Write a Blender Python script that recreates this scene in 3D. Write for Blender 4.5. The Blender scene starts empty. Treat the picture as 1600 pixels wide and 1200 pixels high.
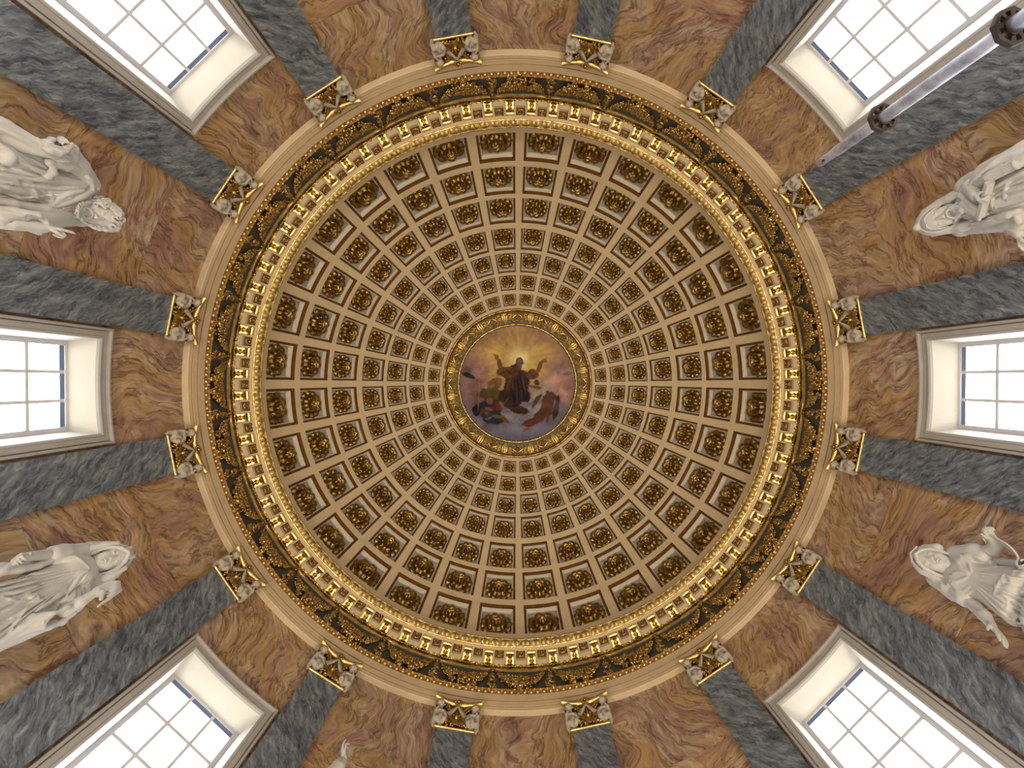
import bpy, math, random
import numpy as np
from mathutils import Vector, Matrix
PI = math.pi
rad = math.radians
C = bpy.context.scene.collection
SC = bpy.context.scene

# ------------------------------------------------------------------ camera, sky, lamps, exposure
F = 711.0                       # focal length in pixels of the 1600 px wide frame
CZ = 1.6                        # camera height over the floor
CAM = Vector((-0.17, -0.068, CZ))
cam = bpy.data.cameras.new('camera')
cam.sensor_width = 36.0
cam.lens = F / 1600 * 36
cam.clip_end = 200
cam.shift_x = -19.0 / 1600
cam.shift_y = 2.8 / 1600
camo = bpy.data.objects.new('camera', cam)
C.objects.link(camo)
_w = Vector((18.4 / F, 7.0 / F, 1)).normalized()
_z = -_w
_y = Vector((0, -1, 0)); _y = (_y - _z * _y.dot(_z)).normalized()
_x = _y.cross(_z)
_m = Matrix((_x, _y, _z)).transposed().to_4x4(); _m.translation = CAM
camo.matrix_world = _m
SC.camera = camo

SC.view_settings.view_transform = 'Standard'
SC.view_settings.look = 'None'
SC.view_settings.gamma = 1.0
SC.view_settings.use_curve_mapping = False
SC.view_settings.exposure = 0.62

world = bpy.data.worlds.new('overcast_sky')
SC.world = world
world.use_nodes = True
_bg = world.node_tree.nodes['Background']
# even overcast above the horizon, duller ground below it
_tc = world.node_tree.nodes.new('ShaderNodeTexCoord'); _sx = world.node_tree.nodes.new('ShaderNodeSeparateXYZ')
_rp = world.node_tree.nodes.new('ShaderNodeValToRGB')
_rp.color_ramp.elements[0].position = 0.47; _rp.color_ramp.elements[0].color = (0.24, 0.23, 0.21, 1)
_rp.color_ramp.elements[1].position = 0.53; _rp.color_ramp.elements[1].color = (0.91, 0.955, 1.0, 1)
_mr = world.node_tree.nodes.new('ShaderNodeMapRange'); _mr.inputs[1].default_value = -1; _mr.inputs[2].default_value = 1
world.node_tree.links.new(_tc.outputs['Generated'], _sx.inputs[0]); world.node_tree.links.new(_sx.outputs[2], _mr.inputs[0])
world.node_tree.links.new(_mr.outputs[0], _rp.inputs[0]); world.node_tree.links.new(_rp.outputs[0], _bg.inputs[0])
_bg.inputs[1].default_value = 9.0

def lamp(name, kind, loc, power, color, size=None, aim=None, spread=None, blend=None):
    l = bpy.data.lights.new(name, kind)
    l.energy = power; l.color = color
    if kind == 'AREA':
        l.shape = 'DISK'; l.size = size
        if spread: l.spread = spread
    if kind == 'SPOT':
        l.shadow_soft_size = size; l.spot_size = spread; l.spot_blend = blend or 0.6
    o = bpy.data.objects.new(name, l); C.objects.link(o); o.location = loc
    d = (Vector(aim) - Vector(loc)).normalized()
    o.rotation_euler = d.to_track_quat('-Z', 'Y').to_euler()
    return o
# unseen warm lights without fixtures, added low down to brighten dome and walls
for k in range(8):
    a = rad(22.5 + 45 * k)
    lamp('added_uplight', 'AREA', (4.0 * math.cos(a), 4.0 * math.sin(a), 1.25), 62, (1.0, 0.84, 0.62), 0.5,
         (3.6 * math.cos(a), 3.6 * math.sin(a), 14.0), rad(150))

# ------------------------------------------------------------------ helpers
def Z(h): return h + CZ

def prop(o, label=None, cat=None, group=None, kind=None):
    if label: o['label'] = label
    if cat: o['category'] = cat
    if group: o['group'] = group
    if kind: o['kind'] = kind
    return o

def mesh(name, V, Fc, mats, mi=None, smooth=None, uv=None):
    me = bpy.data.meshes.new(name)
    me.from_pydata([tuple(map(float, v)) for v in V] if not isinstance(V, np.ndarray) else V.tolist(), [], Fc)
    for m in (mats if isinstance(mats, (list, tuple)) else [mats]): me.materials.append(m)
    if mi is not None: me.polygons.foreach_set('material_index', np.asarray(mi, dtype=np.int32))
    if uv is not None:
        l = me.uv_layers.new(name='UVMap')
        vi = np.empty(len(me.loops), dtype=np.int32); me.loops.foreach_get('vertex_index', vi)
        l.data.foreach_set('uv', np.asarray(uv, dtype=np.float32)[vi].ravel())
    if smooth is not None:
        me.polygons.foreach_set('use_smooth', np.ones(len(me.polygons), dtype=bool))
        me.set_sharp_from_angle(angle=rad(smooth))
    me.update()
    return me

def obj(name, me, parent=None, loc=(0, 0, 0), rz=0.0, rot=None, scale=None):
    o = bpy.data.objects.new(name, me); C.objects.link(o)
    o.location = loc
    o.rotation_euler = rot if rot is not None else (0, 0, rz)
    if scale is not None: o.scale = scale if hasattr(scale, '__len__') else (scale,) * 3
    if parent is not None: o.parent = parent
    return o

def structure(name, me):
    return prop(obj(name, me), kind='structure')

class MB:
    """collects simple solids into one mesh"""
    def __init__(s): s.V = []; s.F = []; s.M = []; s.U = []
    def add(s, V, Fc, m=0, uv=None):
        b = len(s.V); s.V += [tuple(v) for v in V]
        s.F += [tuple(b + i for i in f) for f in Fc]; s.M += [m] * len(Fc)
        s.U += list(uv) if uv is not None else [(0, 0)] * len(V)
    def box(s, x0, x1, y0, y1, z0, z1, m=0):
        V = [(x, y, z) for x in (x0, x1) for y in (y0, y1) for z in (z0, z1)]
        s.add(V, [(0, 1, 3, 2), (4, 6, 7, 5), (0, 4, 5, 1), (2, 3, 7, 6), (0, 2, 6, 4), (1, 5, 7, 3)], m,
              [(v[1], v[2]) for v in V])
    def curved(s, r0, r1, a0, a1, z0, z1, n=8, m=0):
        V = []; U = []; Fc = []
        for i in range(n + 1):
            a = a0 + (a1 - a0) * i / n; c, q = math.cos(a), math.sin(a)
            for r, z in ((r0, z0), (r0, z1), (r1, z1), (r1, z0)):
                V.append((r * c, r * q, z)); U.append((6 * a, z))
        for i in range(n):
            b = 4 * i
            for j in range(4):
                k = (j + 1) % 4
                Fc.append((b + j, b + k, b + 4 + k, b + 4 + j))
        Fc.append((3, 2, 1, 0)); Fc.append((4 * n, 4 * n + 1, 4 * n + 2, 4 * n + 3))
        s.add(V, Fc, m, U)
    def grid(s, P, m=0, closed_u=False, closed_v=False, uv=None):
        nu, nv = len(P), len(P[0])
        V = [p for row in P for p in row]; Fc = []
        for i in range(nu if closed_u else nu - 1):
            for j in range(nv if closed_v else nv - 1):
                a = i * nv + j; b = i * nv + (j + 1) % nv
                c = ((i + 1) % nu) * nv + (j + 1) % nv; d = ((i + 1) % nu) * nv + j
                Fc.append((a, b, c, d))
        s.add(V, Fc, m, uv)
    def tube(s, pts, rr, n=8, m=0, cap=True):
        pts = [Vector(p) for p in pts]
        if not hasattr(rr, '__len__'): rr = [rr] * len(pts)
        rows = []; ref = None
        for i, p in enumerate(pts):
            t = (pts[min(i + 1, len(pts) - 1)] - pts[max(i - 1, 0)]).normalized()
            if ref is None:
                ref = Vector((0, 0, 1)) if abs(t.z) < 0.9 else Vector((1, 0, 0))
            a = (ref - t * ref.dot(t)).normalized(); b = t.cross(a); ref = a
            rows.append([p + (a * math.cos(2 * PI * k / n) + b * math.sin(2 * PI * k / n)) * rr[i] for k in range(n)])
        b0 = len(s.V)
        s.grid(rows, m, closed_v=True)
        if cap:
            s.F.append(tuple(b0 + k for k in range(n))[::-1]); s.M.append(m)
            e = b0 + (len(pts) - 1) * n
            s.F.append(tuple(e + k for k in range(n))); s.M.append(m)
    def ball(s, c, r, nu=8, nv=5, m=0, sq=(1, 1, 1), rot=None):
        V = [Vector((0, 0, 1))]
        for j in range(1, nv):
            t = PI * j / nv
            for i in range(nu):
                p = 2 * PI * i / nu
                V.append(Vector((math.sin(t) * math.cos(p), math.sin(t) * math.sin(p), math.cos(t))))
        V.append(Vector((0, 0, -1)))
        rr = r
        W = []
        for v in V:
            w = Vector((v.x * sq[0] * rr, v.y * sq[1] * rr, v.z * sq[2] * rr))
            if rot is not None: w = rot @ w
            W.append(w + Vector(c))
        Fc = [(0, 1 + i, 1 + (i + 1) % nu) for i in range(nu)]
        for j in range(nv - 2):
            for i in range(nu):
                a = 1 + j * nu + i; b = 1 + j * nu + (i + 1) % nu
                Fc.append((a, a + nu, b + nu, b))
        e = len(V) - 1; l = 1 + (nv - 2) * nu
        Fc += [(e, l + (i + 1) % nu, l + i) for i in range(nu)]
        s.add(W, Fc, m)
    def mesh(s, name, mats, smooth=40, uv=True):
        return mesh(name, s.V, s.F, mats, s.M, smooth, s.U if uv else None)

def revolve(prof, n=192, mats=None, mi=None, smooth=30, name='ring'):
    """closed ring from a (radius, z) profile, seen from inside"""
    b = MB()
    rows = []
    k = len(prof)
    a = np.linspace(0, 2 * PI, n, endpoint=False)
    V = np.zeros((n, k, 3))
    for j, (r, z) in enumerate(prof):
        V[:, j, 0] = r * np.cos(a); V[:, j, 1] = r * np.sin(a); V[:, j, 2] = z
    Fc = []; M = []
    for i in range(n):
        for j in range(k - 1):
            a0 = i * k + j; b0 = ((i + 1) % n) * k + j
            Fc.append((a0, a0 + 1, b0 + 1, b0)); M.append(mi[j] if mi else 0)
    return mesh(name, V.reshape(-1, 3), Fc, mats, M, smooth)

# ------------------------------------------------------------------ materials
def nmat(name):
    m = bpy.data.materials.new(name); m.use_nodes = True
    nt = m.node_tree; N = nt.nodes; L = nt.links
    bs = N['Principled BSDF']
    return m, nt, N, L, bs

def ramp(N, stops, interp='LINEAR'):
    r = N.new('ShaderNodeValToRGB'); e = r.color_ramp.elements
    r.color_ramp.interpolation = interp
    while len(e) < len(stops): e.new(0.5)
    for s, (p, c) in zip(e, stops): s.position = p; s.color = (*c, 1)
    return r

def math_node(N, L, op, a, b=None, c=None):
    n = N.new('ShaderNodeMath'); n.operation = op
    for i, v in enumerate((a, b, c)):
        if v is None: continue
        if isinstance(v, (int, float)): n.inputs[i].default_value = v
        else: L.new(v, n.inputs[i])
    return n.outputs[0]

def noise(N, L, vec, scale, detail=3, rough=0.55, dist=0.0, out='Fac'):
    n = N.new('ShaderNodeTexNoise'); n.inputs['Scale'].default_value = scale
    n.inputs['Detail'].default_value = detail; n.inputs['Roughness'].default_value = rough
    n.inputs['Distortion'].default_value = dist
    L.new(vec, n.inputs['Vector'])
    return n.outputs[out]

def plain(name, col, rough=0.6, metal=0.0, var=0.0, scale=8.0, bump=0.0, coord='Object', spec=0.3):
    m, nt, N, L, bs = nmat(name)
    bs.inputs['Base Color'].default_value = (*col, 1)
    bs.inputs['Roughness'].default_value = rough
    bs.inputs['Metallic'].default_value = metal
    bs.inputs['Specular IOR Level'].default_value = spec
    if var or bump:
        tc = N.new('ShaderNodeTexCoord')
        f = noise(N, L, tc.outputs[coord], scale, 5, 0.6)
        if var:
            r = ramp(N, [(0.3, tuple(c * (1 - var) for c in col)), (0.7, tuple(min(1, c * (1 + var)) for c in col))])
            L.new(f, r.inputs[0]); L.new(r.outputs[0], bs.inputs['Base Color'])
        if bump:
            b = N.new('ShaderNodeBump'); b.inputs['Strength'].default_value = bump
            b.inputs['Distance'].default_value = 0.02
            L.new(f, b.inputs['Height']); L.new(b.outputs[0], bs.inputs['Normal'])
    return m

def gold(name, c0, c1, rough=0.32, scale=14.0, bump=0.25):
    m, nt, N, L, bs = nmat(name)
    tc = N.new('ShaderNodeTexCoord')
    f = noise(N, L, tc.outputs['Object'], scale, 4, 0.6)
    r = ramp(N, [(0.35, c0), (0.62, c1)])
    L.new(f, r.inputs[0]); L.new(r.outputs[0], bs.inputs['Base Color'])
    bs.inputs['Metallic'].default_value = 1.0
    rr = N.new('ShaderNodeMapRange'); rr.inputs[3].default_value = rough + 0.12; rr.inputs[4].default_value = rough - 0.08
    L.new(f, rr.inputs[0]); L.new(rr.outputs[0], bs.inputs['Roughness'])
    if bump:
        f2 = noise(N, L, tc.outputs['Object'], scale * 4, 3, 0.6)
        b = N.new('ShaderNodeBump'); b.inputs['Strength'].default_value = bump; b.inputs['Distance'].default_value = 0.012
        L.new(f2, b.inputs['Height']); L.new(b.outputs[0], bs.inputs['Normal'])
    return m

def veined(name, tint=(1, 1, 1), across=False):
    """warm figured marble: warped bands of ochre, rust and cream crossed by thin dark veins"""
    m, nt, N, L, bs = nmat(name)
    uv = N.new('ShaderNodeUVMap')
    oi = N.new('ShaderNodeObjectInfo')
    off = N.new('ShaderNodeVectorMath'); off.operation = 'MULTIPLY_ADD'
    L.new(oi.outputs['Random'], off.inputs[0]); off.inputs[1].default_value = (37.0, 53.0, 91.0)
    L.new(uv.outputs[0], off.inputs[2])
    sc0 = N.new('ShaderNodeVectorMath'); sc0.operation = 'SCALE'; sc0.inputs['Scale'].default_value = 0.64; L.new(off.outputs[0], sc0.inputs[0])
    p0 = sc0.outputs[0]
    rot = N.new('ShaderNodeVectorRotate'); rot.rotation_type = 'Z_AXIS'
    L.new(p0, rot.inputs['Vector'])
    ang = math_node(N, L, 'MULTIPLY_ADD', oi.outputs['Random'], 1.1, (1.0 if across else -0.55))
    L.new(ang, rot.inputs['Angle'])
    # coarse warp
    wn = noise(N, L, rot.outputs[0], 1.1, 2, 0.5, 0, 'Color')
    ws = N.new('ShaderNodeVectorMath'); ws.operation = 'MULTIPLY_ADD'
    L.new(wn, ws.inputs[0]); ws.inputs[1].default_value = (0.85, 0.85, 0.0); L.new(rot.outputs[0], ws.inputs[2])
    wn2 = noise(N, L, ws.outputs[0], 4.0, 3, 0.55, 0, 'Color')
    w2 = N.new('ShaderNodeVectorMath'); w2.operation = 'MULTIPLY_ADD'
    L.new(wn2, w2.inputs[0]); w2.inputs[1].default_value = (0.13, 0.13, 0.0); L.new(ws.outputs[0], w2.inputs[2])
    st = N.new('ShaderNodeVectorMath'); st.operation = 'MULTIPLY'
    L.new(w2.outputs[0], st.inputs[0]); st.inputs[1].default_value = (3.0, 0.60, 1.0)
    base = noise(N, L, st.outputs[0], 1.7, 6, 0.6)
    fine = noise(N, L, st.outputs[0], 7.0, 4, 0.6)
    k = math_node(N, L, 'MULTIPLY', base, 3.2)
    k = math_node(N, L, 'MULTIPLY_ADD', fine, 0.75, k)
    k = math_node(N, L, 'PINGPONG', k, 1.0)
    t = lambda c: tuple(a * b for a, b in zip(c, (tint[0] * 1.0, tint[1] * 1.08, tint[2] * 1.30)))
    r = ramp(N, [(0.0, t((0.185, 0.092, 0.052))), (0.14, t((0.29, 0.155, 0.088))), (0.3, t((0.42, 0.26, 0.135))),
                 (0.44, t((0.33, 0.185, 0.115))), (0.56, t((0.46, 0.30, 0.14))), (0.7, t((0.54, 0.385, 0.225))),
                 (0.82, t((0.40, 0.25, 0.14))), (0.93, t((0.60, 0.46, 0.31))), (1.0, t((0.36, 0.20, 0.12)))])
    L.new(k, r.inputs[0])
    # drifts of mauve, ochre, tan and cream laid along the same flow
    s2 = N.new('ShaderNodeVectorMath'); s2.operation = 'MULTIPLY'
    L.new(w2.outputs[0], s2.inputs[0]); s2.inputs[1].default_value = (1.9, 0.85, 1.0)
    pn = noise(N, L, s2.outputs[0], 1.15, 5, 0.62)
    pr = ramp(N, [(0.30, t((0.27, 0.135, 0.095))), (0.40, t((0.44, 0.27, 0.18))), (0.47, t((0.50, 0.31, 0.10))), (0.54, t((0.60, 0.45, 0.26))), (0.60, t((0.36, 0.20, 0.145))), (0.68, t((0.66, 0.54, 0.36))), (0.76, t((0.47, 0.29, 0.15)))])
    L.new(pn, pr.inputs[0])
    mx = N.new('ShaderNodeMix'); mx.data_type = 'RGBA'; mx.inputs[0].default_value = 0.56
    L.new(r.outputs[0], mx.inputs[6]); L.new(pr.outputs[0], mx.inputs[7])
    # thin dark veins along the flow
    vn = noise(N, L, st.outputs[0], 2.3, 5, 0.62)
    va = math_node(N, L, 'ABSOLUTE', math_node(N, L, 'SUBTRACT', vn, 0.5))
    vr = ramp(N, [(0.0, (0.32, 0.26, 0.26)), (0.012, (0.6, 0.55, 0.55)), (0.03, (1, 1, 1))])
    L.new(va, vr.inputs[0])
    my = N.new('ShaderNodeMix'); my.data_type = 'RGBA'; my.blend_type = 'MULTIPLY'; my.inputs[0].default_value = 0.8
    L.new(mx.outputs[2], my.inputs[6]); L.new(vr.outputs[0], my.inputs[7])
    # fine streaking
    fs = noise(N, L, st.outputs[0], 13.0, 4, 0.7)
    fr_ = ramp(N, [(0.34, (0.66, 0.61, 0.58)), (0.5, (1.0, 1.0, 1.0)), (0.68, (1.20, 1.20, 1.17))]); L.new(fs, fr_.inputs[0])
    mz = N.new('ShaderNodeMix'); mz.data_type = 'RGBA'; mz.blend_type = 'MULTIPLY'; mz.inputs[0].default_value = 0.9
    L.new(my.outputs[2], mz.inputs[6]); L.new(fr_.outputs[0], mz.inputs[7])
    L.new(mz.outputs[2], bs.inputs['Base Color'])
    bs.inputs['Roughness'].default_value = 0.42; bs.inputs['Specular IOR Level'].default_value = 0.25
    return m

def greystone(name):
    """blue-grey marble streaked aslant with dark and pale wisps"""
    m, nt, N, L, bs = nmat(name)
    uv = N.new('ShaderNodeUVMap'); oi = N.new('ShaderNodeObjectInfo')
    off = N.new('ShaderNodeVectorMath'); off.operation = 'MULTIPLY_ADD'
    L.new(oi.outputs['Random'], off.inputs[0]); off.inputs[1].default_value = (41.0, 67.0, 13.0); L.new(uv.outputs[0], off.inputs[2])
    rot = N.new('ShaderNodeVectorRotate'); rot.rotation_type = 'Z_AXIS'; L.new(off.outputs[0], rot.inputs['Vector'])
    a = math_node(N, L, 'MULTIPLY_ADD', math_node(N, L, 'GREATER_THAN', oi.outputs['Random'], 0.5), 1.3, -0.65)
    L.new(a, rot.inputs['Angle'])
    wn = noise(N, L, rot.outputs[0], 3.0, 3, 0.55, 0, 'Color')
    ws = N.new('ShaderNodeVectorMath'); ws.operation = 'MULTIPLY_ADD'
    L.new(wn, ws.inputs[0]); ws.inputs[1].default_value = (0.22, 0.22, 0); L.new(rot.outputs[0], ws.inputs[2])
    st = N.new('ShaderNodeVectorMath'); st.operation = 'MULTIPLY'; L.new(ws.outputs[0], st.inputs[0]); st.inputs[1].default_value = (4.6, 1.1, 1)
    f = noise(N, L, st.outputs[0], 3.6, 7, 0.68)
    r = ramp(N, [(0.27, (0.026, 0.033, 0.047)), (0.40, (0.080, 0.096, 0.120)), (0.52, (0.152, 0.176, 0.206)), (0.64, (0.25, 0.278, 0.308)), (0.78, (0.44, 0.465, 0.485))])
    L.new(f, r.inputs[0])
    vn = noise(N, L, st.outputs[0], 1.6, 5, 0.6)
    va = math_node(N, L, 'ABSOLUTE', math_node(N, L, 'SUBTRACT', vn, 0.5))
    vr = ramp(N, [(0.0, (0.35, 0.36, 0.4)), (0.03, (1, 1, 1))]); L.new(va, vr.inputs[0])
    mx = N.new('ShaderNodeMix'); mx.data_type = 'RGBA'; mx.blend_type = 'MULTIPLY'; mx.inputs[0].default_value = 0.8
    L.new(r.outputs[0], mx.inputs[6]); L.new(vr.outputs[0], mx.inputs[7])
    L.new(mx.outputs[2], bs.inputs['Base Color'])
    bs.inputs['Roughness'].default_value = 0.38; bs.inputs['Specular IOR Level'].default_value = 0.3
    return m

M_wall = veined('figured_marble')
M_wall2 = veined('figured_marble_cross_cut', (1.0, 0.97, 0.95), across=True)
M_joint = plain('joint_mortar', (0.16, 0.10, 0.06), 0.9)
M_grey = greystone('grey_marble')
M_cream = plain('cream_plaster', (0.62, 0.50, 0.335), 0.7, var=0.07, scale=2.5)
M_rib = plain('dome_plaster', (0.655, 0.53, 0.345), 0.75, var=0.06, scale=3.0)
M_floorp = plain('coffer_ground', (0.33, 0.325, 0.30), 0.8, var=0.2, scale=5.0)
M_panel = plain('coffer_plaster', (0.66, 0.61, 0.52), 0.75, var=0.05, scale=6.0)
M_stone = plain('window_stone', (0.365, 0.35, 0.335), 0.7, var=0.06, scale=5.0)
M_reveal = plain('reveal_plaster', (0.56, 0.54, 0.495), 0.8, var=0.04, scale=3.0)
M_slate = plain('frieze_slate', (0.085, 0.082, 0.068), 0.7, var=0.15, scale=6.0)
M_gold = gold('gilding', (0.20, 0.12, 0.04), (0.66, 0.47, 0.17), 0.27)
M_goldb = gold('bright_gilding', (0.55, 0.39, 0.15), (0.86, 0.67, 0.29), 0.34, 10.0, 0.15)
M_bronze = gold('dull_gilding', (0.12, 0.068, 0.022), (0.50, 0.34, 0.115), 0.28, 12.0)
M_brown = plain('brown_gilt_paint', (0.23, 0.115, 0.035), 0.5, metal=0.5, var=0.2, scale=5.0)
M_verd = plain('grey_green_paint', (0.17, 0.17, 0.12), 0.7, var=0.15, scale=9.0)
M_sash = plain('painted_sash', (0.55, 0.55, 0.60), 0.5)
M_white = plain('statue_marble', (0.45, 0.44, 0.42), 0.55, var=0.05, scale=4.0)
M_putto = plain('cherub_plaster', (0.42, 0.375, 0.315), 0.65, var=0.08, scale=12.0)
M_out = plain('outer_reveal_shade', (0.022, 0.034, 0.07), 0.8)  # shade on the reveal outside the glass, put into its dark blue colour
M_floor = plain('floor_marble', (0.62, 0.55, 0.46), 0.35, var=0.12, scale=1.2)

# ------------------------------------------------------------------ drum: floor, wall bays, windows
RW = 6.0
H_ARC = F * RW / 521.5            # underside of the architrave over the camera
floor_b = MB()
n = 96
floor_b.add([(6.6 * math.cos(2 * PI * i / n), 6.6 * math.sin(2 * PI * i / n), z) for z in (-0.25, 0) for i in range(n)],
            [tuple(range(n))[::-1], tuple(range(n, 2 * n))] + [(i, (i + 1) % n, n + (i + 1) % n, n + i) for i in range(n)])
structure('floor', floor_b.mesh('floor', M_floor, 30, False))

# windows: half width and height of the opening in the wall
WO, WT, WB = 0.667, Z(6.51), Z(3.35)
WF = 0.165                        # width of the moulded stone surround
names16 = ['east', 'east_southeast', 'southeast', 'south_southeast', 'south', 'south_southwest', 'southwest', 'west_southwest',
           'west', 'west_northwest', 'northwest', 'north_northwest', 'north', 'north_northeast', 'northeast', 'east_northeast']
JOINT = {1: 615, 15: 615, 7: 613, 9: 612, 3: 647, 5: 643, 11: 640, 13: 647}
HALF = rad(11.25)
for k in range(16):
    a = rad(22.5 * k)
    win = k % 2 == 0
    b = MB()
    top = Z(H_ARC) + 1.3
    g = (WO) / RW
    if win:
        b.curved(6.03, 6.37, -HALF, -g, 0, top, 4); b.curved(6.03, 6.37, g, HALF, 0, top, 4)
        b.curved(6.03, 6.37, -g, g, 0, WB, 8); b.curved(6.03, 6.37, -g, g, WT, top, 8)
    else:
        b.curved(6.03, 6.37, -HALF, HALF, 0, top, 8)
    w = structure('wall_' + names16[k], b.mesh('wall', M_joint, 30))
    w.rotation_euler.z = a
    def slab(a0, a1, z0, z1, across, n=8):
        sb = MB(); e = 0.0004; q = 0.0025
        sb.curved(6.0, 6.032, a0 + e, a1 - e, z0 + q, z1 - q, n)
        obj('marble_slab', sb.mesh('marble_slab', M_wall2 if across else M_wall, 30), w)
    tz = Z(H_ARC) + 0.02
    if win:
        gs = (WO + 0.04) / RW
        zt = Z(6.56)
        slab(-HALF, HALF, zt, tz, False)
        rows = [zt, Z(5.0), Z(3.45), 3.4, 1.9, 0.0]
        for i in range(5):
            if rows[i + 1] >= WB - 0.2:
                slab(-HALF, -gs, rows[i + 1], rows[i], i % 2 == 1, 3); slab(gs, HALF, rows[i + 1], rows[i], i % 2 == 1, 3)
            else:
                zt2 = min(rows[i], WB - 0.05)
                slab(-HALF, HALF, rows[i + 1], zt2 if i else rows[i], i % 2 == 1)
    else:
        zj = Z(F * RW / JOINT[k])
        rows = [tz, zj, zj - 1.62, 4.0, 2.2, 0.0]
        for i in range(5):
            slab(-HALF, HALF, rows[i + 1], rows[i], i % 2 == 1)

# glass: clear, thin, faintly reflecting
m, nt, N, L, bs = nmat('window_glass')
N.remove(bs)
tr = N.new('ShaderNodeBsdfTransparent'); tr.inputs[0].default_value = (0.97, 0.985, 1.0, 1)
gl = N.new('ShaderNodeBsdfGlossy'); gl.inputs['Roughness'].default_value = 0.03
ms = N.new('ShaderNodeMixShader')
ms.inputs[0].default_value = 0.05; L.new(tr.outputs[0], ms.inputs[1]); L.new(gl.outputs[0], ms.inputs[2])
L.new(ms.outputs[0], N['Material Output'].inputs[0])
M_glass = m

def cyl(r, y, z):                 # a point of the drum, y measured along the wall
    al = y / RW
    return (r * math.cos(al), r * math.sin(al), z)

def surround_mesh():
    prof = [(0.0, -0.02), (0.0, 0.042), (0.018, 0.055), (0.034, 0.055), (0.04, 0.040), (0.112, 0.040), (0.114, 0.018), (0.121, 0.018),
            (0.123, 0.070), (0.132, 0.082), (0.156, 0.082), (WF, 0.066), (WF, -0.02)]
    b = MB(); P = []
    for o, p in prof:
        y1, z1, z0 = WO + o, WT + o, WB - o
        line = [(-y1, z0 + (z1 - z0) * t / 4) for t in range(4)] + [(-y1 + 2 * y1 * t / 14, z1) for t in range(15)] + \
               [(y1, z1 - (z1 - z0) * t / 4) for t in range(1, 4)] + [(y1 - 2 * y1 * t / 14, z0) for t in range(14)]
        P.append([cyl(6.0 - p, y, z) for y, z in line])
    b.grid(P, 0, closed_v=True)
    return b.mesh('window_surround', M_stone, 25, False)

XG, WG, GT, GB = 6.34, 0.625, Z(6.475), Z(3.42)
def reveal_mesh():
    b = MB()
    def line(y1, z1, z0, f):
        pts = [(-y1, z0 + (z1 - z0) * t / 3) for t in range(3)] + [(-y1 + 2 * y1 * t / 10, z1) for t in range(11)] + \
              [(y1, z1 - (z1 - z0) * t / 3) for t in range(1, 3)] + [(y1 - 2 * y1 * t / 10, z0) for t in range(10)]
        return [f(y, z) for y, z in pts]
    P = [line(WO, WT, WB, lambda y, z: cyl(6.0, y, z)), line(WG, GT, GB, lambda y, z: (XG, y, z)), line(WG, GT, GB, lambda y, z: (XG + 0.003, y, z))]
    b.grid(P, 0, closed_v=True)
    return b.mesh('reveal', M_reveal, 30, False)

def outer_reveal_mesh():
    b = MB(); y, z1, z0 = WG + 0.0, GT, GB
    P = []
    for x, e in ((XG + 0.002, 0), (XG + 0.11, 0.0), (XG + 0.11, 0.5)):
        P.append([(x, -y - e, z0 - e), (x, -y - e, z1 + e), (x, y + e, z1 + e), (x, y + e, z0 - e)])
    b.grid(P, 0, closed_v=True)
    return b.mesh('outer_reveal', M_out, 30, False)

SW = 0.066
def sash_mesh():
    b = MB()
    b.box(XG - 0.008, XG + 0.002, -WG, -WG + SW, GB, GT); b.box(XG - 0.008, XG + 0.002, WG - SW, WG, GB, GT)
    b.box(XG - 0.008, XG + 0.002, -WG + SW, WG - SW, GT - 0.04, GT); b.box(XG - 0.008, XG + 0.002, -WG + SW, WG - SW, GB, GB + 0.06)
    return b.mesh('sash_frame', M_sash, 30, False)
COLS = [-WG + SW, -0.197, 0.197, WG - SW]
ROWS = [GT - 0.04 - 0.497 * i for i in range(6)] + [GB + 0.06]
me_sur, me_rev, me_out, me_sash = surround_mesh(), reveal_mesh(), outer_reveal_mesh(), sash_mesh()
def boxmesh(name, dx, dy, dz, mat):
    b = MB(); b.box(-dx, dx, -dy, dy, -dz, dz); return b.mesh(name, mat, 30, False)
me_bar_v = boxmesh('glazing_bar', 0.006, 0.022, (GT - GB) / 2 - 0.05, M_sash)
me_bar_h = boxmesh('glazing_bar', 0.0085, WG - SW, 0.019, M_sash)
pane_me = {}
for k in range(8):
    w = prop(obj('window_%d' % (k + 1), None), kind='structure')
    w.rotation_euler.z = rad(45 * k)
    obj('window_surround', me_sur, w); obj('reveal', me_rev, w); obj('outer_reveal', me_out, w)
    s = obj('sash_frame', me_sash, w)
    for y in COLS[1:3]: obj('glazing_bar', me_bar_v, s, (XG - .004, y, (GT + GB) / 2))
    for z in ROWS[1:-1]: obj('glazing_bar', me_bar_h, s, (XG - .004, 0, z))
    for i in range(3):
        for j in range(len(ROWS) - 1):
            dy = (COLS[i + 1] - COLS[i]) / 2; dz = (ROWS[j] - ROWS[j + 1]) / 2
            key = (i == 1, j == len(ROWS) - 2)
            if key not in pane_me: pane_me[key] = boxmesh('pane', 0.003, dy, dz, M_glass)
            obj('pane', pane_me[key], s, (XG - .002, (COLS[i + 1] + COLS[i]) / 2, (ROWS[j] + ROWS[j + 1]) / 2))

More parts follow.
